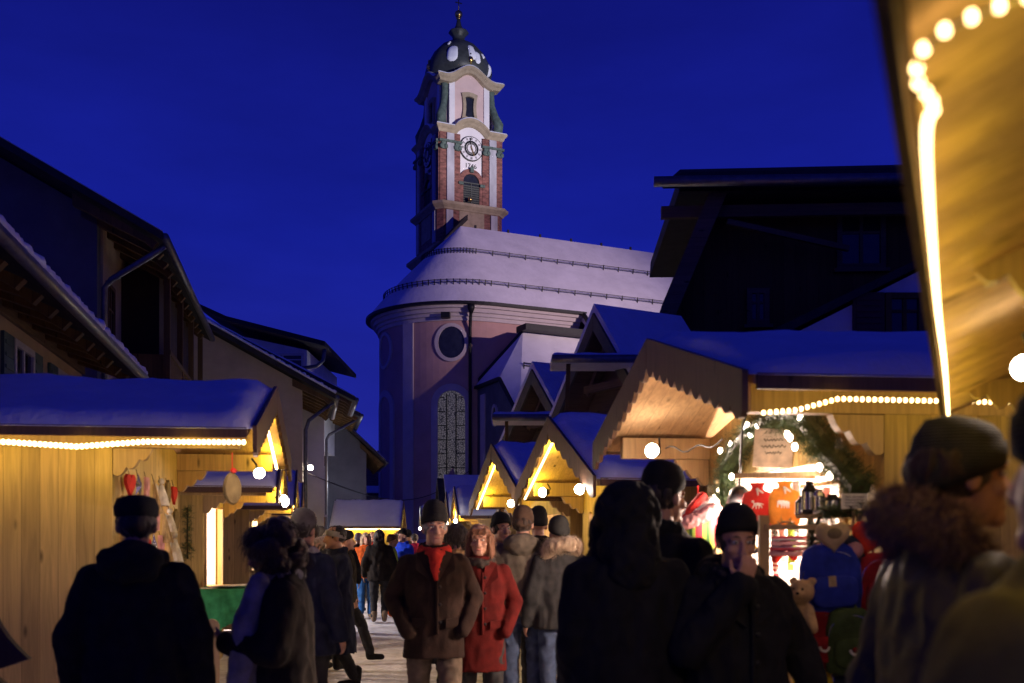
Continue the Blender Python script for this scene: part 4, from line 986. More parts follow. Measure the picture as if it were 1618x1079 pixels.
for y in (0.3, 2.2):
    m = MB(); bracket(m, (-W0/2-0.002, y+0.02, 2.20), 0.24, 0.12, 0.05, axis=-1); m.part('eave_bracket', M['pine_beam'], rh0)

for t_, p_, w_ in POINTS: point('wall_lamp_light', t_, p_, w_, WHITE, 0.08)
# ------------------------------------------------------------------ tall wooden kiosks with gutters behind the right row
def kiosk(label, px, py, Y, dw, dep, drop_, rz, board_px, seed):
    p = P(px, py, Y)
    t = thing('gabled_kiosk', label, 'kiosk', (p[0], Y, 0), rz)
    z = p[2]
    hw_ = dw
    m = MB(); m.prism([(-hw_*0.86, 0, 0), (hw_*0.86, 0, 0), (hw_*0.86, 0, z-drop_*0.9), (0, 0, z-0.15), (-hw_*0.86, 0, z-drop_*0.9)], (0, 0.55, 0), (0, dep-0.1, 0)); m.part('wall', M['mid_wood'], t)
    m = MB()
    for sg in (1, -1): m.prism([(sg*hw_, 0, z-drop_), (0, 0, z), (0, 0, z+0.07), (sg*hw_, 0, z-drop_+0.07)], (0, 0, 0), (0, dep, 0))
    rf = m.part('roof', M['mid_wood'], t)
    m = MB()
    for sg in (1, -1): m.prism([(sg*(hw_+0.03), 0, z-drop_+0.075), (0, 0, z+0.075), (0, 0, z+0.20), (sg*(hw_+0.03), 0, z-drop_+0.17)], (0, -0.02, 0), (0, dep+0.02, 0))
    m.part('snow_cover', M['snow'], rf)
    for sg in (1, -1):
        m = MB(); m.prism([(sg*hw_, 0, z-drop_-0.2), (sg*0.003, 0, z-0.22), (sg*0.003, 0, z+0.05), (sg*hw_, 0, z-drop_+0.05)], (0, -0.04, 0), (0, 0.0, 0)); m.part('bargeboard', M['olive_trim'], t)
    m = MB(); m.box((0, 0.3, z-drop_*0.55), (hw_*0.9, 0.08, 0.12)); m.bar((-hw_*0.4, 0.3, z-drop_*0.6), (0, 0.3, z-0.25), 0.07, 0.07); m.part('gable_brace', M['mid_wood'], t)
    # snow topped canopy board across the gable
    (bx0, bx1, by, Yb) = board_px
    a = P(bx0, by, Yb); b_ = P(bx1, by, Yb); ln = b_[0]-a[0]
    ca = thing('canopy_board', 'snow topped flat canopy board across the '+('upper dark kiosk gable' if seed == 1 else 'lower dark kiosk gable'), 'canopy', ((a[0]+b_[0])/2, Yb, a[2]-0.05), 0)
    m = MB(); m.box((0, 0.35, 0), (ln, 0.8, 0.10)); m.part('board', M['white_stone'] if seed == 2 else M['frame_white'], ca, bevel=0.01)
    m = MB(); m.tube([(-ln/2, -0.1, -0.01), (ln/2, -0.1, -0.01)], 0.06, 8); m.part('gutter', M['metal'], ca, smooth=True)
    m = MB(); n_ = 30; tp = []
    for i in range(n_+1):
        for j in range(7):
            x = -ln/2+ln*i/n_; y = -0.05+0.78*j/6; e = min(1, i/2, (n_-i)/2, j/1.5, (6-j)/1.5); tp.append((x, y, 0.052+0.07*math.sqrt(max(0, e))*(1+0.4*noise.noise(Vector((x*3, y*3, seed))))))
    m.add(tp, [(i*7+j, i*7+j+1, (i+1)*7+j+1, (i+1)*7+j) for i in range(n_) for j in range(6)]); m.part('snow_cover', M['snow'], ca, smooth=True)
    m = MB()
    m.bar((-ln*0.3, 0.6, -0.75), (-ln*0.3, 0.1, -0.05), 0.06, 0.06)
    m.part('canopy_brace', M['dark_wood'], ca)
    return t
kiosk('tall brown kiosk with olive gable boards rising behind the large right stall', 940, 500, 15.8, 1.55, 1.7, 1.9, R(-60), (872, 1006, 562, 14.6), 1)
kiosk('lower dark kiosk gable with blue snow between sacristy and tall brown kiosk', 842, 588, 18.6, 1.5, 1.9, 1.65, R(-60), (778, 890, 655, 17.2), 2)
kd = thing('dark_kiosk', 'dark gabled kiosk with snow on its roof peeping above the distant right stalls', 'kiosk', P(701, 852, 30.0)-Vector((0, 0, 1.6)), R(-83))
kz = P(701, 760, 30)[2]
m = MB(); m.prism([(-1.5, 0, 0), (1.5, 0, 0), (1.5, 0, kz-0.95), (0, 0, kz-0.1), (-1.5, 0, kz-0.95)], (0, 0.3, 0), (0, 3.6, 0)); m.part('wall', M['dark_wood'], kd)
m = MB()
for sg in (1, -1): m.prism([(sg*1.8, 0, kz-1.1), (0, 0, kz), (0, 0, kz+0.08), (sg*1.8, 0, kz-1.02)], (0, -0.2, 0), (0, 3.8, 0))
rk = m.part('roof', M['tile'], kd)
m = MB()
for sg in (1, -1): m.prism([(sg*1.8, 0, kz-1.01), (0, 0, kz+0.09), (0, 0, kz+0.19), (sg*1.8, 0, kz-0.93)], (0, -0.0, 0), (0, 3.8, 0))
m.part('snow_cover', M['snow'], rk)

# ------------------------------------------------------------------ street lamps, cable
def street_lamp(label, px, py, Y, r, cool=True, watts=40):
    p = P(px, py, Y)
    t = thing('street_lamp', label, 'street lamp', (p[0], Y, 0), 0, 'street lamps at the far end')
    m = MB(); m.lathe([(0.09, 0), (0.09, 0.3), (0.05, 0.35), (0.04, p[2]-0.25)], (0, 0.0, 0), 8); m.part('pole', M['black_metal'], t, smooth=True)
    m = MB(); m.lathe([(0.02, p[2]-0.28), (0.13, p[2]-0.22), (0.15, p[2]-0.1)], (0, 0, 0), 10); m.tube([(0.15, 0.15, p[2]-0.12), (0.15, 0.15, p[2]+r+0.02)], 0.012, 5); m.lathe([(0.24, p[2]+r), (0.05, p[2]+r+0.14)], (0, 0, 0), 10); m.part('lantern_frame', M['black_metal'], t)
    m = MB(); m.ell((0, 0, p[2]), r, 12, 8); m.part('globe', M['lamp_cool'] if cool else M['lamp_white'], t, smooth=True)
    point('street_lamp_light', t, (0, -0.35, p[2]), watts, (0.85, 0.9, 1.0) if cool else (1, 0.75, 0.5), 0.15)
street_lamp('cool white street lamp just above the street end stall', 602, 800, 44, 0.22, True, 250)
street_lamp('bright white street lamp low between the left houses and the crowd', 470, 851, 26, 0.13, True, 90)
m = MB(); a = P(545, 797, 41); t = thing('facade_light', 'small orange facade light at the rose house corner', 'lamp', a)
m.ell((0, 0, 0), 0.12, 10, 6); m.part('glow_glass', M['lamp_red'], t, smooth=True)
m = MB(); m.box((0, 0.12, 0), (0.2, 0.1, 0.3)); m.part('backplate', M['black_metal'], t); point('facade_light_lamp', t, (0.1, -0.3, 0.1), 60, (1, 0.6, 0.4), 0.1)
a = P(478, 744, 31.5); b_ = P(745, 741, 57)
m = MB(); m.tube([a.lerp(b_, u)+Vector((0, 0, -1.3*math.sin(u*math.pi))) for u in [k/24 for k in range(25)]], 0.018, 5)
o = m.part('overhead_cable', M['cable'], None); o['label'] = 'thin black cable sagging across the street in front of the choir'; o['category'] = 'cable'
# ------------------------------------------------------------------ people
def grow(mb, voxel, smooth=3, fold=0.0, ffreq=9.0, seed=0, fstretch=(1, 1, 0.55)):
    """Fuse overlapping shapes into one continuous skin (voxel remesh), smooth it, press soft folds in."""
    me = mb.mesh('tmp', [])
    o = bpy.data.objects.new('tmp', me); col.objects.link(o)
    r_ = o.modifiers.new('r', 'REMESH'); r_.mode = 'VOXEL'; r_.voxel_size = voxel; r_.use_smooth_shade = True
    if smooth:
        s = o.modifiers.new('s', 'SMOOTH'); s.iterations = smooth; s.factor = 0.5
    dg = bpy.context.evaluated_depsgraph_get()
    out = bpy.data.meshes.new_from_object(o.evaluated_get(dg))
    bpy.data.objects.remove(o); bpy.data.meshes.remove(me)
    if fold:
        nv = []
        for v in out.vertices:
            p = v.co; q = Vector((p.x*fstretch[0]+seed, p.y*fstretch[1], p.z*fstretch[2]))*ffreq
            f = noise.noise(q)+0.5*noise.noise(q*2.1+Vector((5, 3, 1)))
            f = 1-2*abs(f)          # ridged: sharp creases between soft rolls
            nv.append(p+v.normal*fold*(f-0.4))
        for v, c in zip(out.vertices, nv): v.co = c
        out.update()
    out.polygons.foreach_set('use_smooth', [True]*len(out.polygons))
    return out
def elring(z, rx, ry, cx=0, cy=0, n=20, pw=0.85):
    pts = []
    for k in range(n):
        a = 2*math.pi*k/n; c, s = math.cos(a), math.sin(a)
        pts.append(Vector((cx+rx*math.copysign(abs(c)**pw, c), cy+ry*math.copysign(abs(s)**pw, s), z)))
    return pts
def hand(m, wrist, d, palmn, side, curl=0.5):
    """Palm, four unequal bent fingers and a thumb leaving the side of the palm. d: pointing direction, palmn: palm side normal."""
    d = Vector(d).normalized(); n = Vector(palmn); n = (n-d*n.dot(d)).normalized(); s = d.cross(n)*side
    w = Vector(wrist)
    for k in range(4):
        off = (k-1.5)*0.019
        m.caps(w+s*off*0.7+d*0.01, w+s*off+d*0.085, 0.017, 0.013, 8)
    for k, ln in enumerate((0.068, 0.078, 0.072, 0.055)):
        b = w+s*(k-1.5)*0.0205+d*0.088; p = b; a = curl*0.5; dd = d
        for seg, f in enumerate((0.45, 0.32, 0.23)):
            dd = (d*math.cos(a)+n*math.sin(a)).normalized(); q = p+dd*ln*f; m.caps(p, q, 0.0095-0.001*seg, 0.0085-0.001*seg, 8); p = q; a += curl
    tb = w+s*(-0.034)+d*0.025+n*0.006
    t1 = tb+(d*0.7-s*0.65+n*0.35).normalized()*0.042; t2 = t1+(d*0.9-s*0.15+n*0.45).normalized()*0.034
    m.caps(tb, t1, 0.0135, 0.011, 8); m.caps(t1, t2, 0.011, 0.009, 8)
ARMS = {  # elbow, wrist of the person's left arm (x > 0); mirrored for the right
    'down': ((0.275, 0.05, 1.14), (0.285, -0.05, 0.89)),
    'pocket': ((0.285, 0.06, 1.16), (0.205, -0.09, 0.97)),
    'mouth': ((0.25, -0.10, 1.17), (0.05, -0.215, 1.455)),
    'hold': ((0.26, -0.03, 1.13), (0.12, -0.26, 1.16)),
    'out': ((0.33, 0.05, 1.15), (0.36, -0.08, 0.92)),
    'tight': ((0.225, 0.03, 1.15), (0.215, -0.09, 0.90)),
    'cross': ((0.28, -0.05, 1.14), (-0.02, -0.23, 1.20)),
}
SKIN = surf('skin', (0.42, 0.22, 0.15), 0.55, 0.12, 18, 0.15, 0.002, spec=0.35)
M['eye_white'] = surf('eye_white', (0.55, 0.53, 0.50), 0.3, 0.02, 8, 0, 0)
M['iris'] = surf('dark_iris', (0.03, 0.022, 0.018), 0.2, 0.1, 8, 0, 0)
M['lip'] = surf('lip_skin', (0.42, 0.15, 0.12), 0.5, 0.1, 18, 0.05, 0.001)
def person(label, px, Y, rz, h=1.75, coat='black', coat_len=0.80, bulk=1.0, trousers='dark_trouser', boots='black_boot', hat=None, hair=None, hair_len=0, arms=('down', 'down'), stride=0.0, yaw=0, pitch=0, collar=True, face=False, hands=True, voxel=0.016, hood=None, fur=None, scarf=None, lean=0.0, fold=0.012, group='people in the market crowd', x=None, seed=0, coat_mat2=None, bushy=0.0):
    X = (px-HX)*Y/F if x is None else x
    t = thing('person', label, 'person', (X, Y, 0.0), rz, group)
    S = h/1.78
    A = Matrix.Scale(S, 4)
    neck = Vector((0, 0.005-lean*0.25, 1.51)); HC = Vector((0, -0.022-lean*0.3, 1.645))
    HR = Matrix.Translation(neck) @ Matrix.Rotation(R(yaw), 4, 'Z') @ Matrix.Rotation(R(pitch), 4, 'X') @ Matrix.Translation(-neck)
    def ly(z): return -lean*max(0, z-0.95)*0.55
    def H(p): return HR @ (HC+Vector(p))
    def MBX():
        m = MB(); m.X = A; return m
    hf = stride
    ank = {1: Vector((0.10, -hf*0.42, 0.085)), -1: Vector((-0.10, hf*0.42, 0.085+0.05*abs(hf)))}
    kne = {1: Vector((0.105, -hf*0.27-0.01, 0.49)), -1: Vector((-0.105, hf*0.12-0.03, 0.49))}
    hip = {1: Vector((0.10, 0, 0.92)), -1: Vector((-0.10, 0, 0.92))}
    jo = {}
    for sd, nm in ((1, arms[0]), (-1, arms[1])):
        e, w_ = ARMS[nm]; jo[sd] = (Vector((sd*0.19, 0.01+ly(1.40), 1.395)), Vector((sd*e[0], e[1]+ly(e[2]), e[2])), Vector((sd*w_[0], w_[1]+ly(w_[2]), w_[2])), nm)
    # --- body: one continuous surface
    b = MBX()
    b.loft([elring(z, rx, ry, 0, ly(z)) for z, rx, ry in ((0.86, 0.15, 0.10), (0.95, 0.165, 0.115), (1.08, 0.14, 0.10), (1.25, 0.16, 0.11), (1.38, 0.17, 0.10), (1.45, 0.12, 0.08), (1.50, 0.06, 0.06))])
    b.caps((0, 0.01+ly(1.45), 1.45), H((0, 0.02, -0.06)), 0.058, 0.056)
    for sd in (1, -1):
        s0, e0, w0, nm = jo[sd]
        b.caps(s0, e0, 0.050, 0.040); b.caps(e0, w0, 0.040, 0.028)
        b.caps(hip[sd], kne[sd], 0.082, 0.055); b.caps(kne[sd], ank[sd], 0.055, 0.040); b.caps(ank[sd]+Vector((0, 0.02, -0.02)), ank[sd]+Vector((0, -0.13, -0.045)), 0.04, 0.03)
        if hands and nm != 'pocket':
            if nm == 'mouth': hand(b, w0, (-sd*0.25, -0.1, 1), (0, 1, 0.2), sd, 0.8)
            elif nm in ('hold', 'cross'): hand(b, w0, (-sd*0.8, -0.5, 0.1), (0, 0.6, 0.6), sd, 0.75)
            else: hand(b, w0, (w0-e0), (-sd*1.0, 0.1, 0), sd, 0.42)
        else: b.caps(w0, w0+(w0-e0).normalized()*0.03, 0.035, 0.03)
    b.ell(H((0, 0.012, 0.035)), (0.076, 0.097, 0.092), 18, 12, HR.to_3x3()); b.ell(H((0, -0.028, -0.045)), (0.060, 0.070, 0.078), 16, 10, HR.to_3x3())
    b.caps(H((-0.012, -0.078, -0.098)), H((0.012, -0.078, -0.098)), 0.022, 0.022)
    if voxel <= 0.012:
        b.caps(H((0, -0.090, 0.008)), H((0, -0.113, -0.036)), 0.0105, 0.0155, 8)
        for sd in (1, -1):
            b.ell(H((sd*0.013, -0.102, -0.040)), (0.010, 0.010, 0.008), 8, 6)
            b.caps(H((sd*0.012, -0.088, 0.022)), H((sd*0.045, -0.078, 0.022)), 0.011, 0.010, 8)
            b.ell(H((sd*0.040, -0.066, -0.030)), (0.026, 0.026, 0.024), 10, 7)
            b.ell(H((sd*0.078, 0.012, -0.008)), (0.013, 0.022, 0.034), 10, 7, HR.to_3x3())
        b.caps(H((-0.020, -0.089, -0.068)), H((0.020, -0.089, -0.068)), 0.0085, 0.0085, 8); b.caps(H((-0.016, -0.087, -0.080)), H((0.016, -0.087, -0.080)), 0.009, 0.009, 8)
    else:
        b.caps(H((0, -0.088, 0.01)), H((0, -0.112, -0.036)), 0.014, 0.018, 8)
        for sd in (1, -1): b.ell(H((sd*0.078, 0.012, -0.008)), (0.016, 0.024, 0.034), 8, 6, HR.to_3x3())
    me = grow(b, voxel*0.62 if voxel > 0.012 else 0.0062, 2); me.materials.append(SKIN)
    obj('body', me, t)
    if face:
        for sd in (1, -1):
            m = MBX(); m.ell(H((sd*0.030, -0.0835, 0.004)), (0.0125, 0.008, 0.0075), 10, 7, HR.to_3x3()); m.mi = 1; m.ell(H((sd*0.030, -0.0905, 0.004)), (0.0055, 0.003, 0.0055), 8, 6, HR.to_3x3()); m.part('eye', [M['eye_white'], M['iris']], t, smooth=True)
            m = MBX(); m.tube([H((sd*0.014, -0.096, 0.026)), H((sd*0.030, -0.094, 0.031)), H((sd*0.048, -0.083, 0.025))], [0.003, 0.0045, 0.002], 6); m.part('eyebrow', M[hair or 'hair_grey'], t, smooth=True)
        m = MBX(); m.tube([H((-0.023, -0.093, -0.074)), H((-0.010, -0.0985, -0.072)), H((0.010, -0.0985, -0.072)), H((0.023, -0.093, -0.074))], [0.002, 0.0055, 0.0055, 0.002], 6); m.part('lips', M['lip'], t, smooth=True)
    # --- coat
    B = bulk; c = MBX(); zh = coat_len
    tr = [(1.52, 0.080, 0.080), (1.485, 0.115*B, 0.092*B), (1.445, 0.170*B, 0.112*B), (1.40, 0.205*B, 0.128*B), (1.32, 0.222*B, 0.142*B), (1.20, 0.218*B, 0.150*B), (1.08, 0.205*B, 0.148*B), (0.95, 0.215*B, 0.158*B), (0.85, 0.222*B, 0.165*B), (0.70, 0.232*B, 0.175*B), (0.55, 0.24*B, 0.185*B), (0.40, 0.25*B, 0.19*B)]
    rings = [elring(z, rx, ry, 0, ly(z)) for z, rx, ry in tr if z > zh+0.03]
    zl = [q for q in tr if q[0] <= zh+0.03] or [tr[-1]]
    rings.append(elring(zh, zl[0][1]*1.0, zl[0][2]*1.0, 0, 0))
    rings.append(elring(zh+0.02, zl[0][1]*0.8, zl[0][2]*0.8, 0, 0))
    c.loft(rings)
    for sd in (1, -1):
        s0, e0, w0, nm = jo[sd]
        c.caps(s0-Vector((sd*0.012, 0, 0.0)), e0, 0.080*B, 0.070*B); c.caps(e0, w0+(w0-e0).normalized()*(0.0 if nm != 'pocket' else 0.05), 0.074*B, 0.056*B)
    if collar and not fur:
        for k in range(14):
            a = 2*math.pi*k/14; c.ell((0.085*math.cos(a), 0.01+0.085*math.sin(a)+ly(1.5), 1.505+0.015*math.sin(a)), (0.028, 0.028, 0.038), 8, 6)
    me = grow(c, voxel, 3, fold, 9.0, seed*3.1+1); me.materials.append(M[coat])
    if coat_mat2:
        me.materials.append(M[coat_mat2[0]])
        for p in me.polygons:
            if p.center.z/S > coat_mat2[1]: p.material_index = 1
    ct = obj('coat', me, t)
    if Y < 10 and abs(math.cos(rz)) > 0.3 and math.cos(rz) > 0:      # front closure facing the camera
        m = MBX()
        pts = [Vector((0.01, -(0.150*B+0.012)+ly(z), z)) for z in (1.40, 1.3, 1.2, 1.1, 1.0, 0.92)]
        m.tube(pts, 0.011, 6); m.part('front_placket', M[coat], ct, smooth=True)
        for zz in (1.36, 1.24, 1.12, 1.0):
            m = MBX(); m.ell((0.03, -(0.150*B+0.016)+ly(zz), zz), (0.012, 0.006, 0.012), 8, 5); m.part('button', M['black_metal'], ct)
        for sd in (-1, 1):
            m = MBX(); m.prism([Vector((sd*0.07, -0.155*B, 1.02)), Vector((sd*0.17*B, -0.118*B, 1.03)), Vector((sd*0.17*B, -0.122*B, 0.97)), Vector((sd*0.07, -0.160*B, 0.96))], (0, -0.014, 0), (0, 0.004, 0)); m.part('pocket_flap', M[coat], ct)
            m = MBX(); m.prism([Vector((sd*0.035, -0.105*B, 1.50)), Vector((sd*0.125, -0.075*B, 1.47)), Vector((sd*0.135, -0.125*B, 1.36)), Vector((sd*0.02, -0.150*B, 1.27))], (0, -0.016, 0), (0, 0.006, 0)); m.part('lapel', M[coat], ct)
    # --- trousers and boots
    if zh > 0.2:
        m = MBX(); m.ell((0, 0, 0.93), (0.17, 0.125, 0.12), 14, 9)
        for sd in (1, -1):
            m.caps(hip[sd], kne[sd], 0.102, 0.076); m.caps(kne[sd], ank[sd]+Vector((0, 0.01, 0.03)), 0.076, 0.064)
        me = grow(m, max(voxel, 0.016), 3, 0.010, 10.0, seed+7, (1, 1, 1.2)); me.materials.append(M[trousers]); obj('trousers', me, t)
    for sd in (1, -1):
        m = MBX(); a = ank[sd]; m.caps(a+Vector((0, 0.03, 0.10)), a+Vector((0, 0.02, -0.02)), 0.056, 0.052); m.caps(a+Vector((0, 0.02, -0.035)), a+Vector((0, -0.155, -0.045)), 0.050, 0.042)
        me = grow(m, 0.014, 2); me.materials.append(M[boots]); obj('boot', me, t)
    # --- head wear
    if hat:
        kind, hm = hat; m = MBX()
        def ring(z, rx, ry, cy=0.0, tilt=0.0): return [H(Vector((p.x, p.y, z+tilt*p.y))) for p in elring(0, rx, ry, 0, cy, 24, 1.0)]
        if kind == 'beanie':
            tl = -0.35
            if Y < 3: HC.z -= 0.028
            m.loft([ring(0.030, 0.080, 0.101, 0.012, tl), ring(0.022, 0.090, 0.112, 0.012, tl), ring(0.05, 0.0925, 0.114, 0.012, tl), ring(0.074, 0.0915, 0.112, 0.012, tl), ring(0.082, 0.085, 0.105, 0.012, tl), ring(0.105, 0.084, 0.104, 0.014, tl*0.7), ring(0.135, 0.070, 0.090, 0.018, tl*0.4), ring(0.158, 0.044, 0.06, 0.022, 0), ring(0.168, 0.012, 0.016, 0.024, 0)])
        elif kind == 'tall':
            tl = -0.22
            m.loft([ring(0.030, 0.080, 0.101, 0.012, tl), ring(0.022, 0.090, 0.112, 0.012, tl), ring(0.05, 0.0945, 0.116, 0.012, tl), ring(0.084, 0.0925, 0.114, 0.012, tl), ring(0.092, 0.086, 0.105, 0.012, tl), ring(0.125, 0.086, 0.100, 0.018, tl*0.7), ring(0.165, 0.070, 0.080, 0.025, tl*0.4), ring(0.190, 0.044, 0.052, 0.030, 0), ring(0.200, 0.014, 0.016, 0.032, 0)])
        elif kind == 'cap':
            m.loft([ring(0.035, 0.084, 0.104, 0.012), ring(0.045, 0.097, 0.118, 0.008), ring(0.085, 0.100, 0.122, 0.004), ring(0.125, 0.085, 0.105, 0.008), ring(0.140, 0.04, 0.05, 0.01), ring(0.142, 0.01, 0.012, 0.01)])
            m.loft([[H((x_*0.085, -0.075-0.058*(1-x_*x_), 0.048-0.012*(1-x_*x_))), H((x_*0.085, -0.075-0.058*(1-x_*x_), 0.040-0.012*(1-x_*x_))), H((x_*0.085, -0.06, 0.046)), H((x_*0.085, -0.06, 0.054))] for x_ in [k/6-1 for k in range(13)]])
        elif kind == 'band':
            m.loft([ring(0.005, 0.082, 0.104, 0.012, -0.2), ring(0.010, 0.090, 0.112, 0.012, -0.2), ring(0.062, 0.089, 0.110, 0.012, -0.2), ring(0.066, 0.080, 0.100, 0.012, -0.2)])
        if kind == 'beanie' and Y < 3: HC.z += 0.028
        m.part('hat' if kind != 'band' else 'headband', M[hm], t, smooth=True)
        if kind in ('beanie', 'tall') and voxel <= 0.012:
            pass
    if hair:
        m = MBX()
        top = 0.0 if hat and hat[0] != 'band' else 1.0
        m.ell(H((0, 0.030, 0.035-0.02*(1-top))), (0.088, 0.098, 0.098 if top else 0.08), 16, 10, HR.to_3x3())
        if hair_len:
            for sd in (-1, 0, 1):
                m.caps(H((sd*0.06, 0.035, 0.02)), H((sd*0.075, 0.035+0.01*hair_len, -0.04-hair_len)), 0.052 if hair_len < 0.3 else 0.045, 0.040)
            for sd in (-1, 1): m.caps(H((sd*0.075, -0.02, 0.04)), H((sd*0.088, -0.01, -0.03-hair_len*0.8)), 0.024, 0.028)
            if top: m.caps(H((-0.05, -0.072, 0.072)), H((0.05, -0.072, 0.072)), 0.026, 0.026)
        if bushy:
            rb = random.Random(seed)
            for _ in range(80):
                a = rb.uniform(-0.95, math.pi+0.95); zz = rb.uniform(-0.16, 0.12); q = math.sqrt(max(0.05, 1-(zz/0.16)**2))
                m.ell(H(((0.085+bushy)*q*math.cos(a), 0.02+(0.09+bushy)*q*math.sin(a), zz)), rb.uniform(0.030, 0.048), 8, 6)
        me = grow(m, max(0.010, voxel*0.7), 3 if bushy else 2, 0.007 if bushy else 0.012, 26, seed, (1, 1, 0.25)); me.materials.append(M[hair]); hr_ = obj('hair', me, t)
        if Y < 9 and hair_len:
            st = MBX(); rr_ = random.Random(seed)
            for v in rr_.sample(range(len(me.vertices)), min(1600 if bushy else 420, len(me.vertices))):
                p = me.vertices[v].co/S; nn = me.vertices[v].normal
                d = (nn*0.35+Vector((rr_.gauss(0, 0.3), rr_.gauss(0, 0.3), -0.9 if hair_len else -0.2))).normalized(); q = d.orthogonal().normalized()*0.0018
                p1 = p+d*0.025+nn*0.012; p2 = p+d*(0.05+0.03*rr_.random())
                st.add([p-q, p+q, p1+q*0.7, p1-q*0.7, p2], [(0, 1, 2, 3), (3, 2, 4)])
            st.part('stray_strands', M[hair], hr_)
    if hood:
        m = MBX()
        if hood == 'up':
            m.ell(H((0, 0.035, 0.015)), (0.138, 0.140, 0.140), 18, 12, HR.to_3x3()); m.caps(H((0, 0.05, -0.05)), (0, 0.07, 1.44), 0.122, 0.125)
            for sd in (-1, 1): m.caps(H((sd*0.085, -0.03, -0.02)), (sd*0.085, -0.06, 1.46), 0.055, 0.075)
        else:
            m.ell((0, 0.115+ly(1.5), 1.475), (0.150, 0.085, 0.105), 16, 10); m.caps((-0.11, 0.05, 1.49), (0.11, 0.05, 1.49), 0.05, 0.05)
        me = grow(m, voxel, 3, 0.018 if hood == 'up' else 0.012, 12 if hood == 'up' else 10, seed+2, (1, 1, 1.1)); me.materials.append(M[coat]); obj('hood', me, t)
    if fur:
        fm, rad, ext = fur; m = MBX(); ff = MBX(); rr_ = random.Random(seed+5); nring = 40; kf = 0.82 if Y < 3 else 1.0
        cpt = lambda a: Vector((0.125*kf*math.cos(a), 0.045+0.115*kf*math.sin(a)+ly(1.5), 1.50+0.045*math.sin(a)+(0.015 if math.sin(a) > 0 else -0.02)))
        for k in range(nring):
            a = 2*math.pi*k/nring; m.ell(cpt(a), (rad*0.72, rad*0.72, rad*0.8), 8, 6)
        me = grow(m, max(0.014, voxel), 2, 0.02, 14, seed); me.materials.append(M[fm]); fo = obj('fur_collar', me, t)
        for v in me.vertices:
            for _ in range(ext):
                p = v.co/S+Vector((rr_.gauss(0, 0.004), rr_.gauss(0, 0.004), rr_.gauss(0, 0.004))); nn = v.normal
                d = (nn+Vector((rr_.gauss(0, 0.35), rr_.gauss(0, 0.35), rr_.gauss(-0.1, 0.35)))).normalized(); q = d.orthogonal().normalized()*0.0013; ln = 0.022+0.022*rr_.random()
                ff.add([p-q, p+q, p+d*ln+Vector((0, 0, -0.008))], [(0, 1, 2)])
        ff.part('fur_hairs', M[fm], fo)
    if scarf:
        m = MBX(); sm, tails = scarf
        for k in range(16):
            a = 2*math.pi*k/16; m.ell((0.085*math.cos(a), -0.005+0.088*math.sin(a)+ly(1.5), 1.485+0.02*math.sin(a)), (0.040, 0.040, 0.045), 8, 6)
        if tails == 'front': m.caps((0.02, -0.13, 1.45), (0.015, -0.165, 1.12), 0.05, 0.055)
        if tails == 'short': m.caps((0.0, -0.115, 1.45), (0.0, -0.150, 1.30), 0.048, 0.022)
        if tails == 'side': m.caps((0.14, -0.10, 1.46), (0.16, -0.17, 1.25), 0.06, 0.07); m.caps((0.16, -0.17, 1.25), (0.15, -0.21, 0.66), 0.07, 0.085)
        me = grow(m, 0.014, 3, 0.010, 18, seed); me.materials.append(M[sm]); obj('scarf', me, t)
    return t
for nm, c in dict(black=(0.012, 0.012, 0.014), black_warm=(0.018, 0.014, 0.012), navy=(0.014, 0.016, 0.035), brown_coat=(0.022, 0.012, 0.009), red_coat=(0.075, 0.007, 0.006), olive_grey=(0.10, 0.082, 0.062), charcoal=(0.030, 0.029, 0.030), olive=(0.22, 0.19, 0.035), dark_trouser=(0.022, 0.021, 0.024), brown_trouser=(0.10, 0.075, 0.055), jeans=(0.055, 0.075, 0.13), bright_jeans=(0.03, 0.11, 0.30), black_boot=(0.012, 0.011, 0.011), tan_boot=(0.20, 0.14, 0.09), orange_coat=(0.55, 0.10, 0.02), blue_coat=(0.015, 0.05, 0.50), hivis=(0.45, 0.60, 0.05), crimson=(0.35, 0.015, 0.06), plaid=(0.07, 0.07, 0.09), grey_scarf=(0.24, 0.22, 0.22), red_scarf=(0.42, 0.03, 0.02), dark_scarf=(0.04, 0.032, 0.028), tan_coat=(0.22, 0.13, 0.06), tan_bag=(0.20, 0.15, 0.08), pink_hat=(0.45, 0.33, 0.22)).items():  # olive carries the yellow rope light on the nearest coat's shoulders
    M[nm] = cloth(nm+'_cloth', c)
for nm, c in dict(black_knit=(0.016, 0.015, 0.016), grey_knit=(0.10, 0.09, 0.085), dark_knit=(0.035, 0.034, 0.032), brown_knit=(0.10, 0.06, 0.04), light_knit=(0.34, 0.31, 0.30)).items():
    M[nm] = cloth(nm+'_knit', c, knit=True)
for nm, c in dict(hair_dark=(0.022, 0.015, 0.012), hair_brown=(0.035, 0.018, 0.010), hair_red=(0.16, 0.065, 0.03), hair_grey=(0.16, 0.15, 0.14), fur_brown=(0.20, 0.12, 0.06), fur_beige=(0.36, 0.26, 0.17)).items():
    M[nm] = surf(nm, c, 0.6, 0.4, 40, 0.4, 0.004, stretch=(1, 1, 0.2), sheen=0.2)
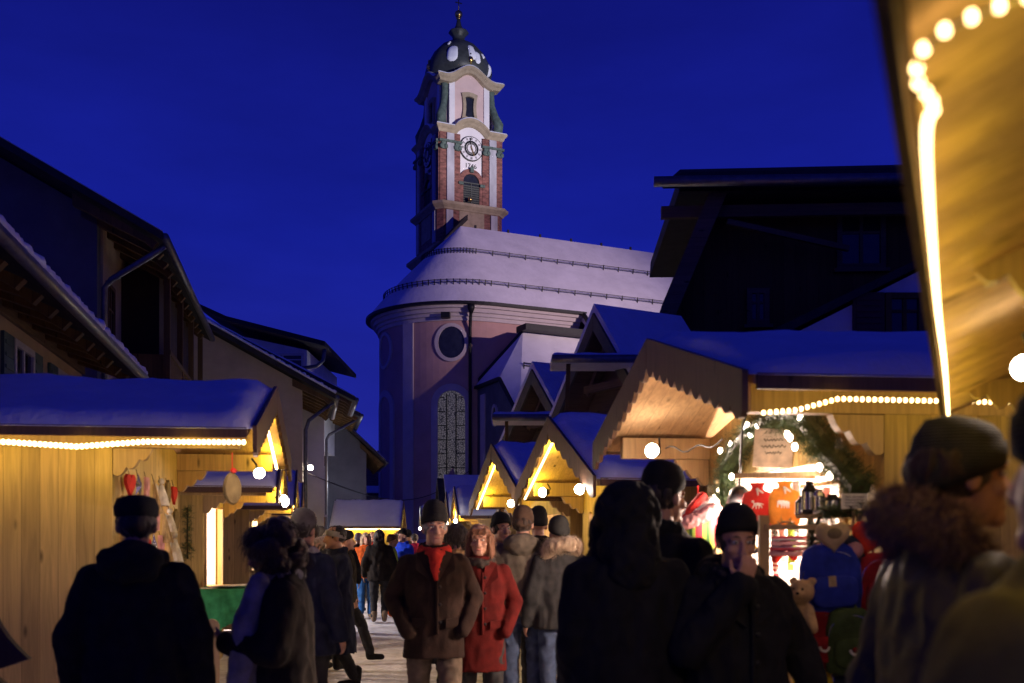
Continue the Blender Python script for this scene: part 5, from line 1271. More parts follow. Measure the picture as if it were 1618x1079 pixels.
def camo():
    m, nt, b = base_mat('olive_camouflage'); v = _coord(nt)
    n = N(nt, 'ShaderNodeTexNoise', Scale=9.0, Detail=3.0, Distortion=1.0); nt.links.new(v, n.inputs['Vector'])
    r_ = N(nt, 'ShaderNodeValToRGB'); r_.color_ramp.interpolation = 'EASE'
    r_.color_ramp.elements[0].position = 0.38; r_.color_ramp.elements[0].color = (0.018, 0.016, 0.012, 1)
    r_.color_ramp.elements[1].position = 0.60; r_.color_ramp.elements[1].color = (0.085, 0.07, 0.012, 1)
    e = r_.color_ramp.elements.new(0.48); e.color = (0.04, 0.031, 0.009, 1)
    nt.links.new(n.outputs[0], r_.inputs[0]); nt.links.new(r_.outputs[0], b.inputs['Base Color']); b.inputs['Roughness'].default_value = 0.6
    return m
M['camo'] = camo()
PI = math.pi
# nearest figures
p11 = person('close man in profile with dark beanie, brown fur hood and olive patterned jacket at right', 1503, 2.5, R(97), 1.90, 'camo', 0.72, 0.93, hat=('beanie', 'dark_knit'), hair='hair_brown', arms=('down', 'down'), voxel=0.011, face=True, fur=('fur_brown', 0.054, 7), fold=0.012, seed=1, yaw=-4)
p12 = person('nearest person cut by the right frame edge, navy coat with olive shoulders, seen from behind', 0, 1.38, R(200), 1.84, 'navy', 0.65, 1.10, hat=('beanie', 'black_knit'), x=0.803, voxel=0.014, fold=0.012, seed=2, coat_mat2=('olive', 1.30), hood='down')  # olive above the chest paints the rope light on the shoulders
p1 = person('broad man in flat cap and black coat seen from behind before the big left stall', 216, 4.7, R(186), 1.80, 'black', 0.70, 1.06, hat=('cap', 'black'), hair='hair_dark', arms=('down', 'down'), voxel=0.014, seed=3, yaw=14, collar=True, hood='down')
p2 = person('woman with bushy dark hair and long pale grey scarf walking away at left', 446, 5.0, R(-80), 1.69, 'black_warm', 0.60, 1.08, hair='hair_brown', hair_len=0.10, arms=('hold', 'down'), pitch=18, bushy=0.045, scarf=('grey_scarf', 'side'), voxel=0.014, seed=4, fold=0.014)
p3 = person('man in grey knit beanie with pale collar behind the bushy haired woman', 478, 7.4, R(160), 1.80, 'navy', 0.75, 1.05, hat=('beanie', 'grey_knit'), hair='hair_dark', scarf=('light_knit', None), seed=5)
p4 = person('person in dark headband and long navy coat facing left with a shoulder bag', 532, 10.6, R(-70), 1.75, 'navy', 0.42, 1.08, hat=('band', 'light_knit'), hair='hair_dark', arms=('mouth', 'down'), seed=6, hands=True, stride=0.5)
p5 = person('man in tall black knit hat and brown coat with red scarf walking towards us', 686, 7.2, R(8), 1.82, 'brown_coat', 0.74, 0.94, 'brown_trouser', hat=('tall', 'black_knit'), hair='hair_grey', arms=('pocket', 'pocket'), scarf=('red_scarf', 'short'), face=True, voxel=0.012, seed=7, fold=0.006, yaw=6, stride=0.35)
p6 = person('auburn haired woman in long red coat with dark scarf beside the man in brown', 758, 7.7, R(6), 1.72, 'red_coat', 0.62, 0.90, 'charcoal', hair='hair_red', hair_len=0.12, arms=('pocket', 'down'), scarf=('dark_scarf', None), face=True, voxel=0.012, seed=8, fold=0.006, yaw=-8, stride=0.3)
p7 = person('person in grey brown hooded jacket and blue jeans seen from behind', 826, 8.9, R(172), 1.87, 'olive_grey', 0.88, 1.18, 'jeans', hat=('beanie', 'brown_knit'), hair='hair_brown', arms=('pocket', 'pocket'), hood='down', seed=9)
p8 = person('person in charcoal jacket with beige fur collar, jeans and a round sleeve badge', 884, 8.8, R(200), 1.78, 'charcoal', 0.82, 1.05, 'jeans', hat=('beanie', 'dark_knit'), arms=('down', 'down'), fur=('fur_beige', 0.085, 2), seed=10)
p9 = person('big person in raised black hood seen from behind in the middle of the crowd', 990, 4.35, R(186), 1.83, 'black', 0.55, 1.14, arms=('tight', 'tight'), hood='up', voxel=0.014, seed=11, fold=0.014)
p9b = person('tall man in black cap behind the raised black hood, looking right', 1044, 4.9, R(140), 1.95, 'black', 0.70, 0.98, hat=('beanie', 'black_knit'), hair='hair_dark', arms=('down', 'down'), voxel=0.012, face=True, seed=12, yaw=-8)
p10 = person('person in black beanie and coat eating with one hand, before the large right stall', 1160, 4.35, R(10), 1.73, 'black', 0.66, 1.14, hat=('beanie', 'black_knit'), hair='hair_dark', arms=('out', 'mouth'), scarf=('dark_scarf', None), voxel=0.012, face=True, seed=13, pitch=8, yaw=-6, hood='down')
# middle distance
person('man in plaid jacket facing us between the red coat and the grey brown hood', 790, 9.9, R(20), 1.84, 'plaid', 0.85, 1.05, hair='hair_dark', hat=('beanie', 'black_knit'), face=True, voxel=0.012, seed=14, yaw=10)
person('person in dark knit hat half hidden behind the grey brown hooded jacket', 851, 10.4, R(190), 1.88, 'black_warm', 0.8, 1.05, hat=('tall', 'black_knit'), seed=15)
person('dark haired person with tan coat between the man in brown and the woman in red', 722, 8.6, R(190), 1.74, 'tan_coat', 0.8, 1.0, hair='hair_dark', hair_len=0.05, seed=16)
person('person in brown cap almost hidden behind the grey knit beanie', 456, 8.6, R(170), 1.76, 'charcoal', 0.8, 1.0, hat=('cap', 'brown_knit'), seed=17)
# far group at the end of the street
person('child sized orange jacket figure with fair hair in the far group', 578, 20.6, R(20), 1.74, 'orange_coat', 0.82, 1.05, 'bright_jeans', 'tan_boot', hair='pink_hat', hair_len=0.1, seed=18, arms=('hold', 'down'), voxel=0.02)
person('long dark haired woman in black coat and tan boots in the far group', 599, 19.6, R(190), 1.80, 'black_warm', 0.78, 1.0, 'charcoal', 'tan_boot', hair='hair_dark', hair_len=0.34, seed=19, voxel=0.02)
person('far figure in yellow green safety vest and crimson trousers', 618, 21.0, R(100), 1.68, 'hivis', 0.92, 1.0, 'crimson', 'orange_coat', hat=('beanie', 'brown_knit'), seed=20, voxel=0.02)
person('far man in bright blue jacket with black cap turning left', 637, 21.5, R(-40), 1.80, 'blue_coat', 0.85, 1.1, 'dark_trouser', hat=('beanie', 'black_knit'), seed=21, arms=('hold', 'hold'), voxel=0.02)
person('far person in dark pink hat between orange jacket and street end stall', 566, 22.5, R(170), 1.72, 'black', 0.8, 1.0, hat=('beanie', 'light_knit'), seed=22, voxel=0.02)
person('far person in crimson top behind the blue jacket', 655, 24.0, R(200), 1.74, 'crimson', 0.8, 1.0, hair='hair_dark', seed=23, voxel=0.02)
person('striding person in dark clothes behind the person in headband and navy coat', 545, 13.2, R(110), 1.70, 'black_warm', 0.7, 1.0, hat=('beanie', 'black_knit'), stride=0.9, seed=24)
person('dark coated person with brown hair beside the person in headband', 522, 12.4, R(160), 1.72, 'charcoal', 0.6, 1.0, hair='hair_brown', hair_len=0.1, seed=25)
person('far person with white cap and black jacket walking ahead, left of the orange jacket', 540, 17.5, R(175), 1.76, 'black', 0.8, 1.0, 'charcoal', hat=('beanie', 'light_knit'), seed=31, stride=0.4, voxel=0.02)
person('far man in dark blue coat and red scarf facing us near the street end stall', 588, 26.0, R(10), 1.80, 'navy', 0.7, 1.05, hair='hair_dark', scarf=('red_scarf', None), seed=32, voxel=0.02)
person('far person in tan coat between the safety vest and the blue jacket', 627, 25.0, R(185), 1.74, 'tan_coat', 0.75, 1.0, hair='hair_brown', hair_len=0.1, seed=33, voxel=0.02)
person('far person in olive jacket and tall black hat beside the blue jacket', 645, 27.0, R(170), 1.80, 'olive_grey', 0.8, 1.05, hat=('tall', 'black_knit'), seed=34, voxel=0.02)
person('person in dark red jacket with grey beanie by the third left stall', 505, 14.5, R(-100), 1.76, 'crimson', 0.82, 1.05, 'dark_trouser', hat=('beanie', 'grey_knit'), seed=35, voxel=0.02)
person('person in black coat with fur collar looking into the second left stall', 492, 12.0, R(-110), 1.80, 'charcoal', 0.75, 1.05, hair='hair_dark', fur=('fur_beige', 0.07, 1), seed=36, voxel=0.02)
# bags and badges carried
def bag(parent, label, off, size, mat, strap_to, name='shoulder_bag'):
    lo = parent.location+Matrix.Rotation(parent.rotation_euler.z, 3, 'Z') @ Vector(off)
    t = thing(name, label, 'bag', lo, parent.rotation_euler.z)
    m = MB(); w_, d_, h_ = size
    m.loft([elring(-h_/2, w_*0.42, d_*0.4, n=16, pw=0.5), elring(-h_*0.46, w_*0.5, d_*0.5, n=16, pw=0.5), elring(0, w_*0.5, d_*0.55, n=16, pw=0.5), elring(h_*0.42, w_*0.47, d_*0.42, n=16, pw=0.5), elring(h_/2, w_*0.44, d_*0.2, n=16, pw=0.5)]); m.part('pouch', M[mat], t, smooth=True)
    m = MB(); m.strip([Vector((-w_*0.45, -d_*0.55, h_*0.5)), Vector((w_*0.45, -d_*0.55, h_*0.5))], [Vector((-w_*0.45, -d_*0.62, 0.0)), Vector((w_*0.45, -d_*0.62, 0.0))], (0, 0.01, 0)); m.part('flap', M[mat], t)
    m = MB(); e = Vector(strap_to); m.tube([Vector((-w_*0.4, 0, h_*0.45)), e*0.5+Vector((-w_*0.3, 0.02, 0)), e, e*0.5+Vector((w_*0.3, -0.02, 0)), Vector((w_*0.4, 0, h_*0.45))], 0.011, 6); m.part('strap', M[mat], t)
    return t
bag(p4, 'olive tan shoulder bag at the hip of the navy headband coat', (-0.26, -0.05, 0.86), (0.26, 0.12, 0.28), 'tan_bag', (0.05, 0.0, 0.58))
bag(p6, 'small black handbag hanging beside the red coat', (-0.27, -0.08, 0.80), (0.24, 0.11, 0.26), 'black', (0.03, 0.02, 0.50))
bd = thing('sleeve_badge', 'round white and red badge on the charcoal jacket sleeve', 'badge', P(882, 862, 8.62), 0)
m = MB(); m.lathe([(0.038, -0.004), (0.042, 0.0), (0.038, 0.004)], seg=18); m.X = None
for i, v in enumerate(m.v): m.v[i] = (v[0], v[2], v[1])
m.part('patch', M['light_knit'], bd)
m = MB(); m.ell((0, -0.006, 0), (0.018, 0.004, 0.018), 12, 6); m.part('emblem', M['red_scarf'], bd)
# ------------------------------------------------------------------ goods and decoration
for nm, c in dict(g_red=(0.50, 0.035, 0.03), g_orange=(0.62, 0.22, 0.03), g_blue=(0.02, 0.035, 0.30), g_navy=(0.03, 0.035, 0.07), g_green=(0.045, 0.07, 0.025), g_darkred=(0.22, 0.012, 0.018), g_yellow=(0.62, 0.45, 0.02), g_beige=(0.52, 0.38, 0.20), g_white=(0.70, 0.67, 0.62), g_pink=(0.60, 0.30, 0.30), g_lime=(0.30, 0.42, 0.06), g_teddy=(0.50, 0.33, 0.17), g_tablecloth=(0.03, 0.20, 0.09), g_paper=(0.60, 0.48, 0.36), g_tan=(0.42, 0.30, 0.16), g_disc=(0.14, 0.10, 0.045), g_heartred=(0.70, 0.05, 0.02)).items():
    M[nm] = cloth(nm[2:]+'_goods', c, scale=260)
M['needle'] = surf('fir_needles', (0.030, 0.060, 0.025), 0.55, 0.5, 30, 0, 0, c2=(0.06, 0.10, 0.035))
M['twig'] = surf('dark_twig', (0.05, 0.035, 0.02), 0.8, 0.3, 20, 0.2, 0.003)
M['tin'] = surf('shiny_tin', (0.55, 0.54, 0.52), 0.25, 0.2, 12, 0.1, 0.002, metal=0.9)
M['brass'] = surf('aged_brass', (0.45, 0.30, 0.12), 0.35, 0.3, 12, 0.1, 0.002, metal=0.9)
M['cutout'] = surf('oiled_board', (0.07, 0.03, 0.008), 0.5, 0.25, 4, 0.2, 0.004, stretch=(6, 6, 1))
def cat_of(n): return n.replace('_', ' ')
def fir(t, pts, rad, n, name='fir_boughs', seed=0, ln=0.045, twig=True):
    """Bough of fir along a path: many fine needles round short shoots."""
    rr_ = random.Random(seed); m = MB(); L_ = len(pts)-1
    for i in range(n):
        u = rr_.random()*L_; k = min(int(u), L_-1); p = pts[k].lerp(pts[k+1], u-k); ax = (pts[k+1]-pts[k]).normalized()
        d = Vector((rr_.gauss(0, 1), rr_.gauss(0, 1), rr_.gauss(0, 1))); d = (d-ax*d.dot(ax)*0.6).normalized()
        e = p+d*rad*(0.55+0.6*rr_.random()); sh = e-p
        for j in range(11):
            q = p+sh*(0.25+0.75*j/10); nd = (d*0.6+Vector((rr_.gauss(0, 0.8), rr_.gauss(0, 0.8), rr_.gauss(0, 0.8)))).normalized(); s = nd.orthogonal().normalized()*0.0016
            m.add([q-s, q+s, q+nd*ln*(0.6+0.5*rr_.random())], [(0, 1, 2)])
    o = m.part(name, M['needle'], t)
    if twig:
        m = MB(); m.tube(pts, rad*0.16, 6); m.part('branch', M['twig'], t)
    return o
def bulb_part(t, p, r=0.014, mat='lamp_white'):
    m = MB(); m.ell(p, (r, r, r*1.35), 8, 6); m.part('bulb', M[mat], t, smooth=True)
# arch garland of the large right stall
ga = thing('fir_garland', 'thick fir garland arched over the opening of the large right stall with small bulbs', 'garland', (0, 0, 0))
keys = [(1150, 800), (1148, 772), (1150, 735), (1172, 700), (1205, 668), (1240, 655), (1272, 664), (1292, 690), (1308, 716), (1335, 742), (1360, 772)]
def fw(px):   # distance of the large right stall's front wall along this column, minus a little
    a = l2w(rh1, (-hw, -0.10, 0)); b_ = l2w(rh1, (hw, -0.10, 0)); k = (px-HX)/F
    u = (k*a.y-a.x)/((b_.x-a.x)-k*(b_.y-a.y)); return a.y+u*(b_.y-a.y)
gp = [P(x, y, fw(x)) for x, y in keys]
gs = []
for a, b_ in zip(gp[:-1], gp[1:]):
    for k in range(3): gs.append(a.lerp(b_, k/3))
gs.append(gp[-1])
fir(ga, gs, 0.115, 2300, seed=3, ln=0.058)
m = MB(); m.tube(gs, 0.055, 8); m.part('bough_core', M['needle'], ga)
for x, y in ((1138, 712), (1154, 702), (1175, 679), (1181, 672), (1186, 686), (1198, 672), (1229, 652), (1265, 661), (1244, 686), (1248, 691), (1256, 706), (1156, 753), (1136, 775), (1129, 786), (1295, 738), (1311, 752)):
    q = P(x, y, fw(x)-0.10); bulb_part(ga, q, 0.017)
point('garland_light', ga, P(1240, 740, fw(1240)-0.5), 9.0, WHITE, 0.1)
# bright bare lamp inside the opening
wl = thing('work_lamp', 'glaring white work lamp in the large right stall just above the eating person', 'lamp', P(1168, 800, 6.55), 0)
m = MB(); m.ell((0, 0, 0), 0.042, 14, 9); m.part('lens', emit('glaring_lamp', (1.0, 0.88, 0.72), 160.0), wl, smooth=True)
m = MB(); m.lathe([(0.03, 0.13), (0.06, 0.1), (0.085, 0.02), (0.08, 0.02), (0.05, 0.09)], seg=14); m.part('shade', M['black_metal'], wl, smooth=True); m = MB(); m.tube([(0, 0, 0.12), (0.02, 0, 0.5), (0.05, 0, 0.62)], 0.008, 6); m.part('cord', M['cable'], wl)
point('work_lamp_light', wl, (-0.02, -0.07, -0.03), 34, WHITE, 0.05)
def hot_bottle(label, px, py, Y, hgt, mat, motif):
    t = thing('hot_water_bottle', label, 'hot water bottle', P(px, py, Y), R(-18), 'knitted hot water bottles in the right stall')
    w_ = hgt*0.36
    m = MB(); prof = [(0, -0.50, 0.75), (1, -0.46, 0.92), (2, -0.2, 1.0), (3, 0.1, 1.0), (4, 0.26, 0.86), (5, 0.32, 0.45), (6, 0.36, 0.36), (7, 0.44, 0.40), (8, 0.47, 0.50), (9, 0.50, 0.48)]
    m.loft([elring(hgt*z, w_*s, w_*0.36*(0.5+0.5*s), n=20, pw=0.6) for _, z, s in prof]); m.part('knit_cover', M[mat], t, smooth=True)
    m = MB(); m.tube([(-w_*0.4, 0, hgt*0.36), (0, -w_*0.22, hgt*0.35), (w_*0.4, 0, hgt*0.36)], 0.008, 6); m.caps((0, -w_*0.25, hgt*0.35), (w_*0.35, -w_*0.3, hgt*0.26), 0.008, 0.005); m.caps((0, -w_*0.25, hgt*0.35), (w_*0.05, -w_*0.34, hgt*0.22), 0.008, 0.005); m.part('ribbon', M['g_white'], t, smooth=True)
    m = MB(); s = w_*0.9; y = -w_*0.37
    if motif == 'elephant': blobs = [((-0.12, 0), 0.26, 0.2), ((0.12, -0.02), 0.24, 0.18), ((-0.34, 0.06), 0.16, 0.15)]; lines = [((-0.44, 0.02), (-0.46, -0.26)), ((-0.2, -0.1), (-0.2, -0.32)), ((-0.02, -0.1), (-0.02, -0.32)), ((0.16, -0.1), (0.16, -0.32)), ((0.30, -0.1), (0.29, -0.32))]
    else: blobs = [((0.0, 0), 0.26, 0.12), ((-0.3, 0.2), 0.10, 0.09)]; lines = [((-0.2, 0.05), (-0.3, 0.2)), ((-0.2, -0.06), (-0.32, -0.26)), ((-0.1, -0.06), (-0.06, -0.3)), ((0.16, -0.06), (0.12, -0.28)), ((0.22, -0.04), (0.34, -0.24)), ((0.25, 0.04), (0.42, -0.02))]
    for (c, a, b_) in blobs: m.ell((c[0]*s, y, c[1]*s), (a*s, 0.006, b_*s), 12, 6)
    for a, b_ in lines: m.caps((a[0]*s, y, a[1]*s), (b_[0]*s, y, b_[1]*s), 0.05*s, 0.045*s, 6)
    m.part('animal_patch', M['g_white'], t, smooth=True)
    m = MB(); m.tube([(0, 0, hgt*0.49), (0, 0.01, hgt*0.72)], 0.004, 5); m.part('hanging_loop', M['g_white'], t)
hot_bottle('red knitted hot water bottle with white horse hanging next to the glaring lamp', 1197, 797, 6.35, 0.27, 'g_red', 'horse')
hot_bottle('orange knitted hot water bottle with white elephant right of the red one', 1240, 795, 6.1, 0.265, 'g_orange', 'elephant')
rl = thing('display_rail', 'thin wooden rail the hot water bottles hang from', 'rail', (0, 0, 0))
m = MB(); m.bar(P(1165, 752, 6.45), P(1300, 748, 5.75), 0.03, 0.03); m.part('bar', M['pine_beam'], rl)
for px_, py_, y_ in ((1165, 752, 6.45), (1300, 748, 5.75)):
    m = MB(); q = P(px_, py_, y_); m.bar(q, q+Vector((0.5, 0.02, 0.0)), 0.03, 0.03); m.part('arm', M['pine_beam'], rl)
# hanging brown sign in the arch
hs = thing('hanging_sign', 'square brown paper sign with faint dark writing hanging inside the garland arch', 'sign', P(1222, 708, fw(1222)-0.02), R(-14))
m = MB(); m.box((0, 0, 0), (0.24, 0.012, 0.24), Matrix.Rotation(R(4), 3, 'Y')); m.part('board', M['g_paper'], hs)
for k, (w_, z) in enumerate(((0.12, 0.05), (0.15, 0.01), (0.10, -0.03))):
    m = MB(); rr_ = random.Random(k)
    pts = [Vector((-w_/2+w_*i/20, -0.008, z+0.008*math.sin(i*1.9+k)+rr_.uniform(-0.004, 0.004))) for i in range(21)]
    m.tube(pts, 0.003, 4); m.part('writing', M['twig'], hs)
m = MB(); m.tube([(-0.1, 0, 0.11), (0, 0.02, 0.26)], 0.003, 4); m.tube([(0.1, 0, 0.11), (0, 0.02, 0.26)], 0.003, 4); m.part('string', M['twig'], hs)
ps = thing('price_placard', 'white card with lines of small dark writing on the large right stall', 'sign', P(1350, 792, 4.98), 0)
m = MB(); m.box((0, 0, 0), (0.128, 0.006, 0.075)); m.part('card', M['g_white'], ps)
for k in range(4):
    m = MB(); rr_ = random.Random(k+20); pts = [Vector((-0.048+0.096*i/30*(1 if k < 3 else 0.7), -0.005, 0.022-0.015*k+0.003*math.sin(i*2.3+k)+rr_.uniform(-0.0015, 0.0015))) for i in range(31)]
    m.tube(pts, 0.0012, 4); m.part('writing', M['twig'], ps)
m = MB(); m.bar((0, 0.01, -0.03), (0, 0.02, -0.4), 0.015, 0.01); m.part('stick', M['pine_beam'], ps)
# wooden rack with hanging bags on the near corner of the large right stall
YG = 4.92
rk_ = thing('display_rack', 'wooden rack full of children bags at the near corner of the large right stall', 'rack', P(1320, 852, YG+0.16)-Vector((0, 0, EYE)), 0)
for x in (-0.36, 0.34): m = MB(); m.bar((x, 0, 0), (x, 0, 1.72), 0.05, 0.04); m.part('post', M['pine_beam'], rk_)
for z in (0.35, 0.78, 1.22, 1.66): m = MB(); m.bar((-0.36, -0.03, z), (0.34, -0.03, z), 0.04, 0.025); m.part('rail', M['pine_beam'], rk_)
def backpack(label, px, py, w_, h_, mat, patch=None, Y=YG, tilt=0, pocket=True, cat='bag', name='childrens_bag'):
    t = thing(name, label, cat, P(px, py, Y), 0, 'bags hanging on the wooden rack'); s = YG/F
    w_, h_ = w_*Y/F, h_*Y/F; d_ = min(w_, h_)*0.30
    rt = Matrix.Rotation(R(tilt), 4, 'Y')
    m = MB(); m.X = rt; m.loft([elring(-h_*0.5, w_*0.40, d_*0.3, n=20, pw=0.55), elring(-h_*0.46, w_*0.47, d_*0.5, n=20, pw=0.55), elring(-h_*0.2, w_*0.5, d_*0.62, n=20, pw=0.55), elring(h_*0.2, w_*0.48, d_*0.55, n=20, pw=0.55), elring(h_*0.42, w_*0.40, d_*0.4, n=20, pw=0.6), elring(h_*0.5, w_*0.24, d_*0.2, n=20, pw=0.7)])
    me = m.mesh('pack', [M[mat]], True)
    for v in me.vertices: v.co += Vector((noise.noise(v.co*14), noise.noise(v.co*14+Vector((9, 0, 0))), 0))*0.008
    obj('pack_body', me, t)
    if pocket:
        m = MB(); m.X = rt; m.loft([[Vector((p.x, -d_*0.58+p.z*0.0-q, p.y-h_*0.17)) for p in elring(0, w_*0.36*f, h_*0.22*f, n=20, pw=0.5)] for q, f in ((-0.01, 1.02), (0.018, 1.0), (0.026, 0.9))]); m.part('front_pocket', M[mat], t, smooth=True)
    m = MB(); m.X = rt; m.tube([(-0.03, 0, h_*0.48), (-0.02, 0.02, h_*0.48+0.05), (0.02, 0.02, h_*0.48+0.05), (0.03, 0, h_*0.48)], 0.006, 6); m.part('loop', M[mat], t)
    m = MB(); m.X = rt; m.tube([Vector((w_*0.46*math.cos(a), -d_*0.50*0.8, h_*0.05+h_*0.34*math.sin(a))) for a in [math.pi*k/12 for k in range(13)]], 0.0035, 5); m.part('zip', M['tin'], t)
    if patch == 'cross':
        m = MB(); m.X = rt; m.box((0.01, -d_*0.66, -h_*0.05), (0.055, 0.012, 0.06)); m.part('white_patch', M['g_white'], t)
        m = MB(); m.X = rt; m.box((0.01, -d_*0.66-0.008, -h_*0.05), (0.036, 0.006, 0.012)); m.box((0.01, -d_*0.66-0.0085, -h_*0.05), (0.012, 0.006, 0.036)); m.part('red_cross', M['g_heartred'], t)
    elif patch == 'smile':
        m = MB(); m.X = rt; m.tube([Vector((0.022*math.cos(a), -d_*0.66-0.026, -h_*0.12+0.022*math.sin(a))) for a in [math.pi+math.pi*k/10 for k in range(11)]], 0.006, 6); m.part('white_badge', M['g_white'], t)
        m = MB(); m.X = rt; m.ell((0, -d_*0.66-0.026, -h_*0.115), (0.012, 0.005, 0.012), 10, 6); m.part('badge_centre', M['g_darkred'], t)
    elif patch == 'square':
        m = MB(); m.X = rt; m.box((-0.015, -d_*0.66-0.01, -h_*0.02), (0.036, 0.02, 0.05)); m.part('pale_patch', M['g_beige'], t)
    elif patch == 'doll':
        m = MB(); m.ell((-0.005, -0.02, h_*0.55), (0.045, 0.04, 0.05), 14, 9); m.part('doll_face', M['g_pink'], t, smooth=True)
        m = MB(); m.loft([elring(h_*0.55+0.022, 0.052, 0.05), elring(h_*0.55+0.05, 0.048, 0.046), elring(h_*0.55+0.068, 0.02, 0.02)]); m.part('doll_cap', M['g_navy'], t, smooth=True)
    return t
backpack('royal blue child backpack with pale square patch on the upper rack', 1312, 915, 100, 112, 'g_blue', 'square', tilt=-4)
backpack('slate navy bag with a little doll head in a cap beside the royal blue backpack', 1350, 920, 66, 96, 'g_navy', 'doll', Y=YG+0.03, pocket=False)
backpack('red bag with white red cross patch on the upper rack', 1389, 925, 66, 104, 'g_darkred', 'cross', Y=YG-0.02)
backpack('dark red bag with small smiling white badge on the lower rack', 1296, 1008, 72, 96, 'g_darkred', 'smile', Y=YG-0.02)
backpack('dark green bag with small smiling white badge beside the dark red bag', 1343, 1012, 80, 104, 'g_green', 'smile', Y=YG-0.06)
backpack('bright yellow bag at the foot of the rack', 1284, 1078, 66, 60, 'g_yellow', None)
backpack('slate blue bag low on the rack between yellow and green', 1325, 1088, 48, 56, 'g_navy', None, Y=YG+0.02)
backpack('moss green bag low on the rack right of the slate blue one', 1366, 1090, 60, 60, 'g_green', None)
backpack('tan bag beside the dark green bag on the lower rack', 1392, 1015, 40, 90, 'g_tan', None, Y=YG+0.03)
def heart(label, px, py, w_, mat, Y, rot, patch):
    t = thing('heart_cushion', label, 'cushion', P(px, py, Y), 0, 'heart cushions on the right stall'); w_ = w_*Y/F; m = MB()
    def hp(a, s): 
        x = 16*math.sin(a)**3; z = 13*math.cos(a)-5*math.cos(2*a)-2*math.cos(3*a)-math.cos(4*a); return (x/34*w_*s, z/34*w_*s)
    X = Matrix.Rotation(R(rot), 4, 'Y'); m.X = X
    rg = []
    for k in range(9):
        f = math.pi*k/8; s = max(0.02, math.sin(f))**0.6; d = -math.cos(f)*w_*0.17
        rg.append([Vector((hp(2*math.pi*i/32, s)[0], d, hp(2*math.pi*i/32, s)[1])) for i in range(32)])
    m.loft(rg); m.part('cushion_cover', M[mat], t, smooth=True)
    m = MB(); m.X = X; m.ell((0, -w_*0.155, 0.01), (w_*0.2, 0.012, w_*0.15), 14, 7); m.part('applique', M[patch], t, smooth=True)
    m = MB(); m.X = X; m.tube([(0, 0, w_*0.2), (0.005, 0.02, w_*0.5)], 0.004, 5); m.part('loop', M[mat], t)
heart('plump beige heart cushion with brown face hanging above the royal blue backpack', 1316, 846, 60, 'g_beige', YG-0.03, -3, 'tan_bag')
heart('bright red orange heart cushion with pale patch beside the beige one', 1374, 848, 64, 'g_heartred', YG, 12, 'g_pink')
# teddy bear
td = thing('teddy_bear', 'fuzzy light brown teddy bear hanging left of the bags', 'teddy bear', P(1262, 985, YG-0.03), R(-40))
m = MB(); m.ell((0, 0, 0.0), (0.062, 0.055, 0.10)); m.ell((0.02, -0.01, 0.155), (0.062, 0.058, 0.058)); m.ell((0.03, -0.06, 0.145), (0.028, 0.025, 0.022))
for sd in (-1, 1):
    m.ell((0.02+sd*0.048, 0.0, 0.205), (0.022, 0.014, 0.022)); m.caps((sd*0.05, 0, 0.07), (sd*0.09, -0.03, -0.02), 0.026, 0.022); m.caps((sd*0.035, -0.01, -0.07), (sd*0.05, -0.05, -0.20), 0.034, 0.028); m.ell((sd*0.052, -0.07, -0.21), (0.03, 0.04, 0.028))
me = grow(m, 0.008, 2, 0.004, 60, 3); me.materials.append(M['g_teddy']); tb = obj('plush_body', me, td)
for sd in (-1, 1):
    m = MB(); m.ell((0.025+sd*0.022, -0.062, 0.170), 0.006, 8, 6); m.part('eye', M['black'], tb, smooth=True)
m = MB(); m.ell((0.032, -0.085, 0.150), (0.009, 0.006, 0.007), 8, 6); m.part('nose', M['black'], tb, smooth=True)
# tins and lanterns on the counter
def lantern(label, px, py, Y, r, h_, mat, group='lanterns on the counter of the large right stall'):
    t = thing('lantern', label, 'lantern', P(px, py, Y), 0, group)
    m = MB(); m.lathe([(r*0.9, 0), (r, 0.01), (r, h_*0.12), (r*0.86, h_*0.14)]); m.part('base', M[mat], t, smooth=True)
    m = MB(); m.lathe([(r*0.84, h_*0.13), (r*0.84, h_*0.7)], cap=False); m.part('glass', M['tin'], t, smooth=True)
    m = MB(); m.lathe([(r*0.98, h_*0.68), (r*0.98, h_*0.74), (r*0.5, h_*0.9), (r*0.5, h_*0.98), (r*0.62, h_)]); m.part('lid', M[mat], t, smooth=True)
    m = MB()
    for k in range(6): a = math.pi*k/3; m.bar((r*0.92*math.cos(a), r*0.92*math.sin(a), h_*0.1), (r*0.92*math.cos(a), r*0.92*math.sin(a), h_*0.72), 0.006, 0.006)
    m.part('cage', M['black_metal'], t)
cg = thing('display_table', 'fir edged display board with lanterns before the bright opening of the large right stall', 'table', P(1318, 815, 5.25), R(-70))
m = MB(); m.box((0, 0, 0.0), (0.44, 0.16, 0.022)); m.part('top', M['pine_beam'], cg, bevel=0.004)
m = MB(); m.bar((-0.2, 0, 0), (-0.2, 0.0, -0.7), 0.025, 0.025); m.part('leg', M['pine_beam'], cg); m = MB(); m.bar((0.2, 0, 0), (0.2, 0.0, -0.7), 0.025, 0.025); m.part('leg', M['pine_beam'], cg)
lantern('tall dark lantern with tin chimney in the middle of the bright opening', 1279, 812, 5.35, 0.042, 0.17, 'black_metal')
lantern('small dark jar lantern left of the tin ones', 1268, 816, 5.5, 0.04, 0.11, 'black_metal')
lantern('shiny tin lantern beside the tall dark lantern', 1294, 812, 5.25, 0.035, 0.13, 'tin')
lantern('low dark lantern left of the white card', 1315, 812, 5.15, 0.05, 0.10, 'black_metal')
fb = thing('fir_bough', 'dark fir bough draped down beside the beige heart cushion', 'bough', (0, 0, 0))
fir(fb, [P(1318, 815, 5.08), P(1295, 818, 5.1), P(1282, 850, 5.1), P(1279, 890, 5.08), P(1278, 925, 5.05)], 0.06, 190, seed=8)
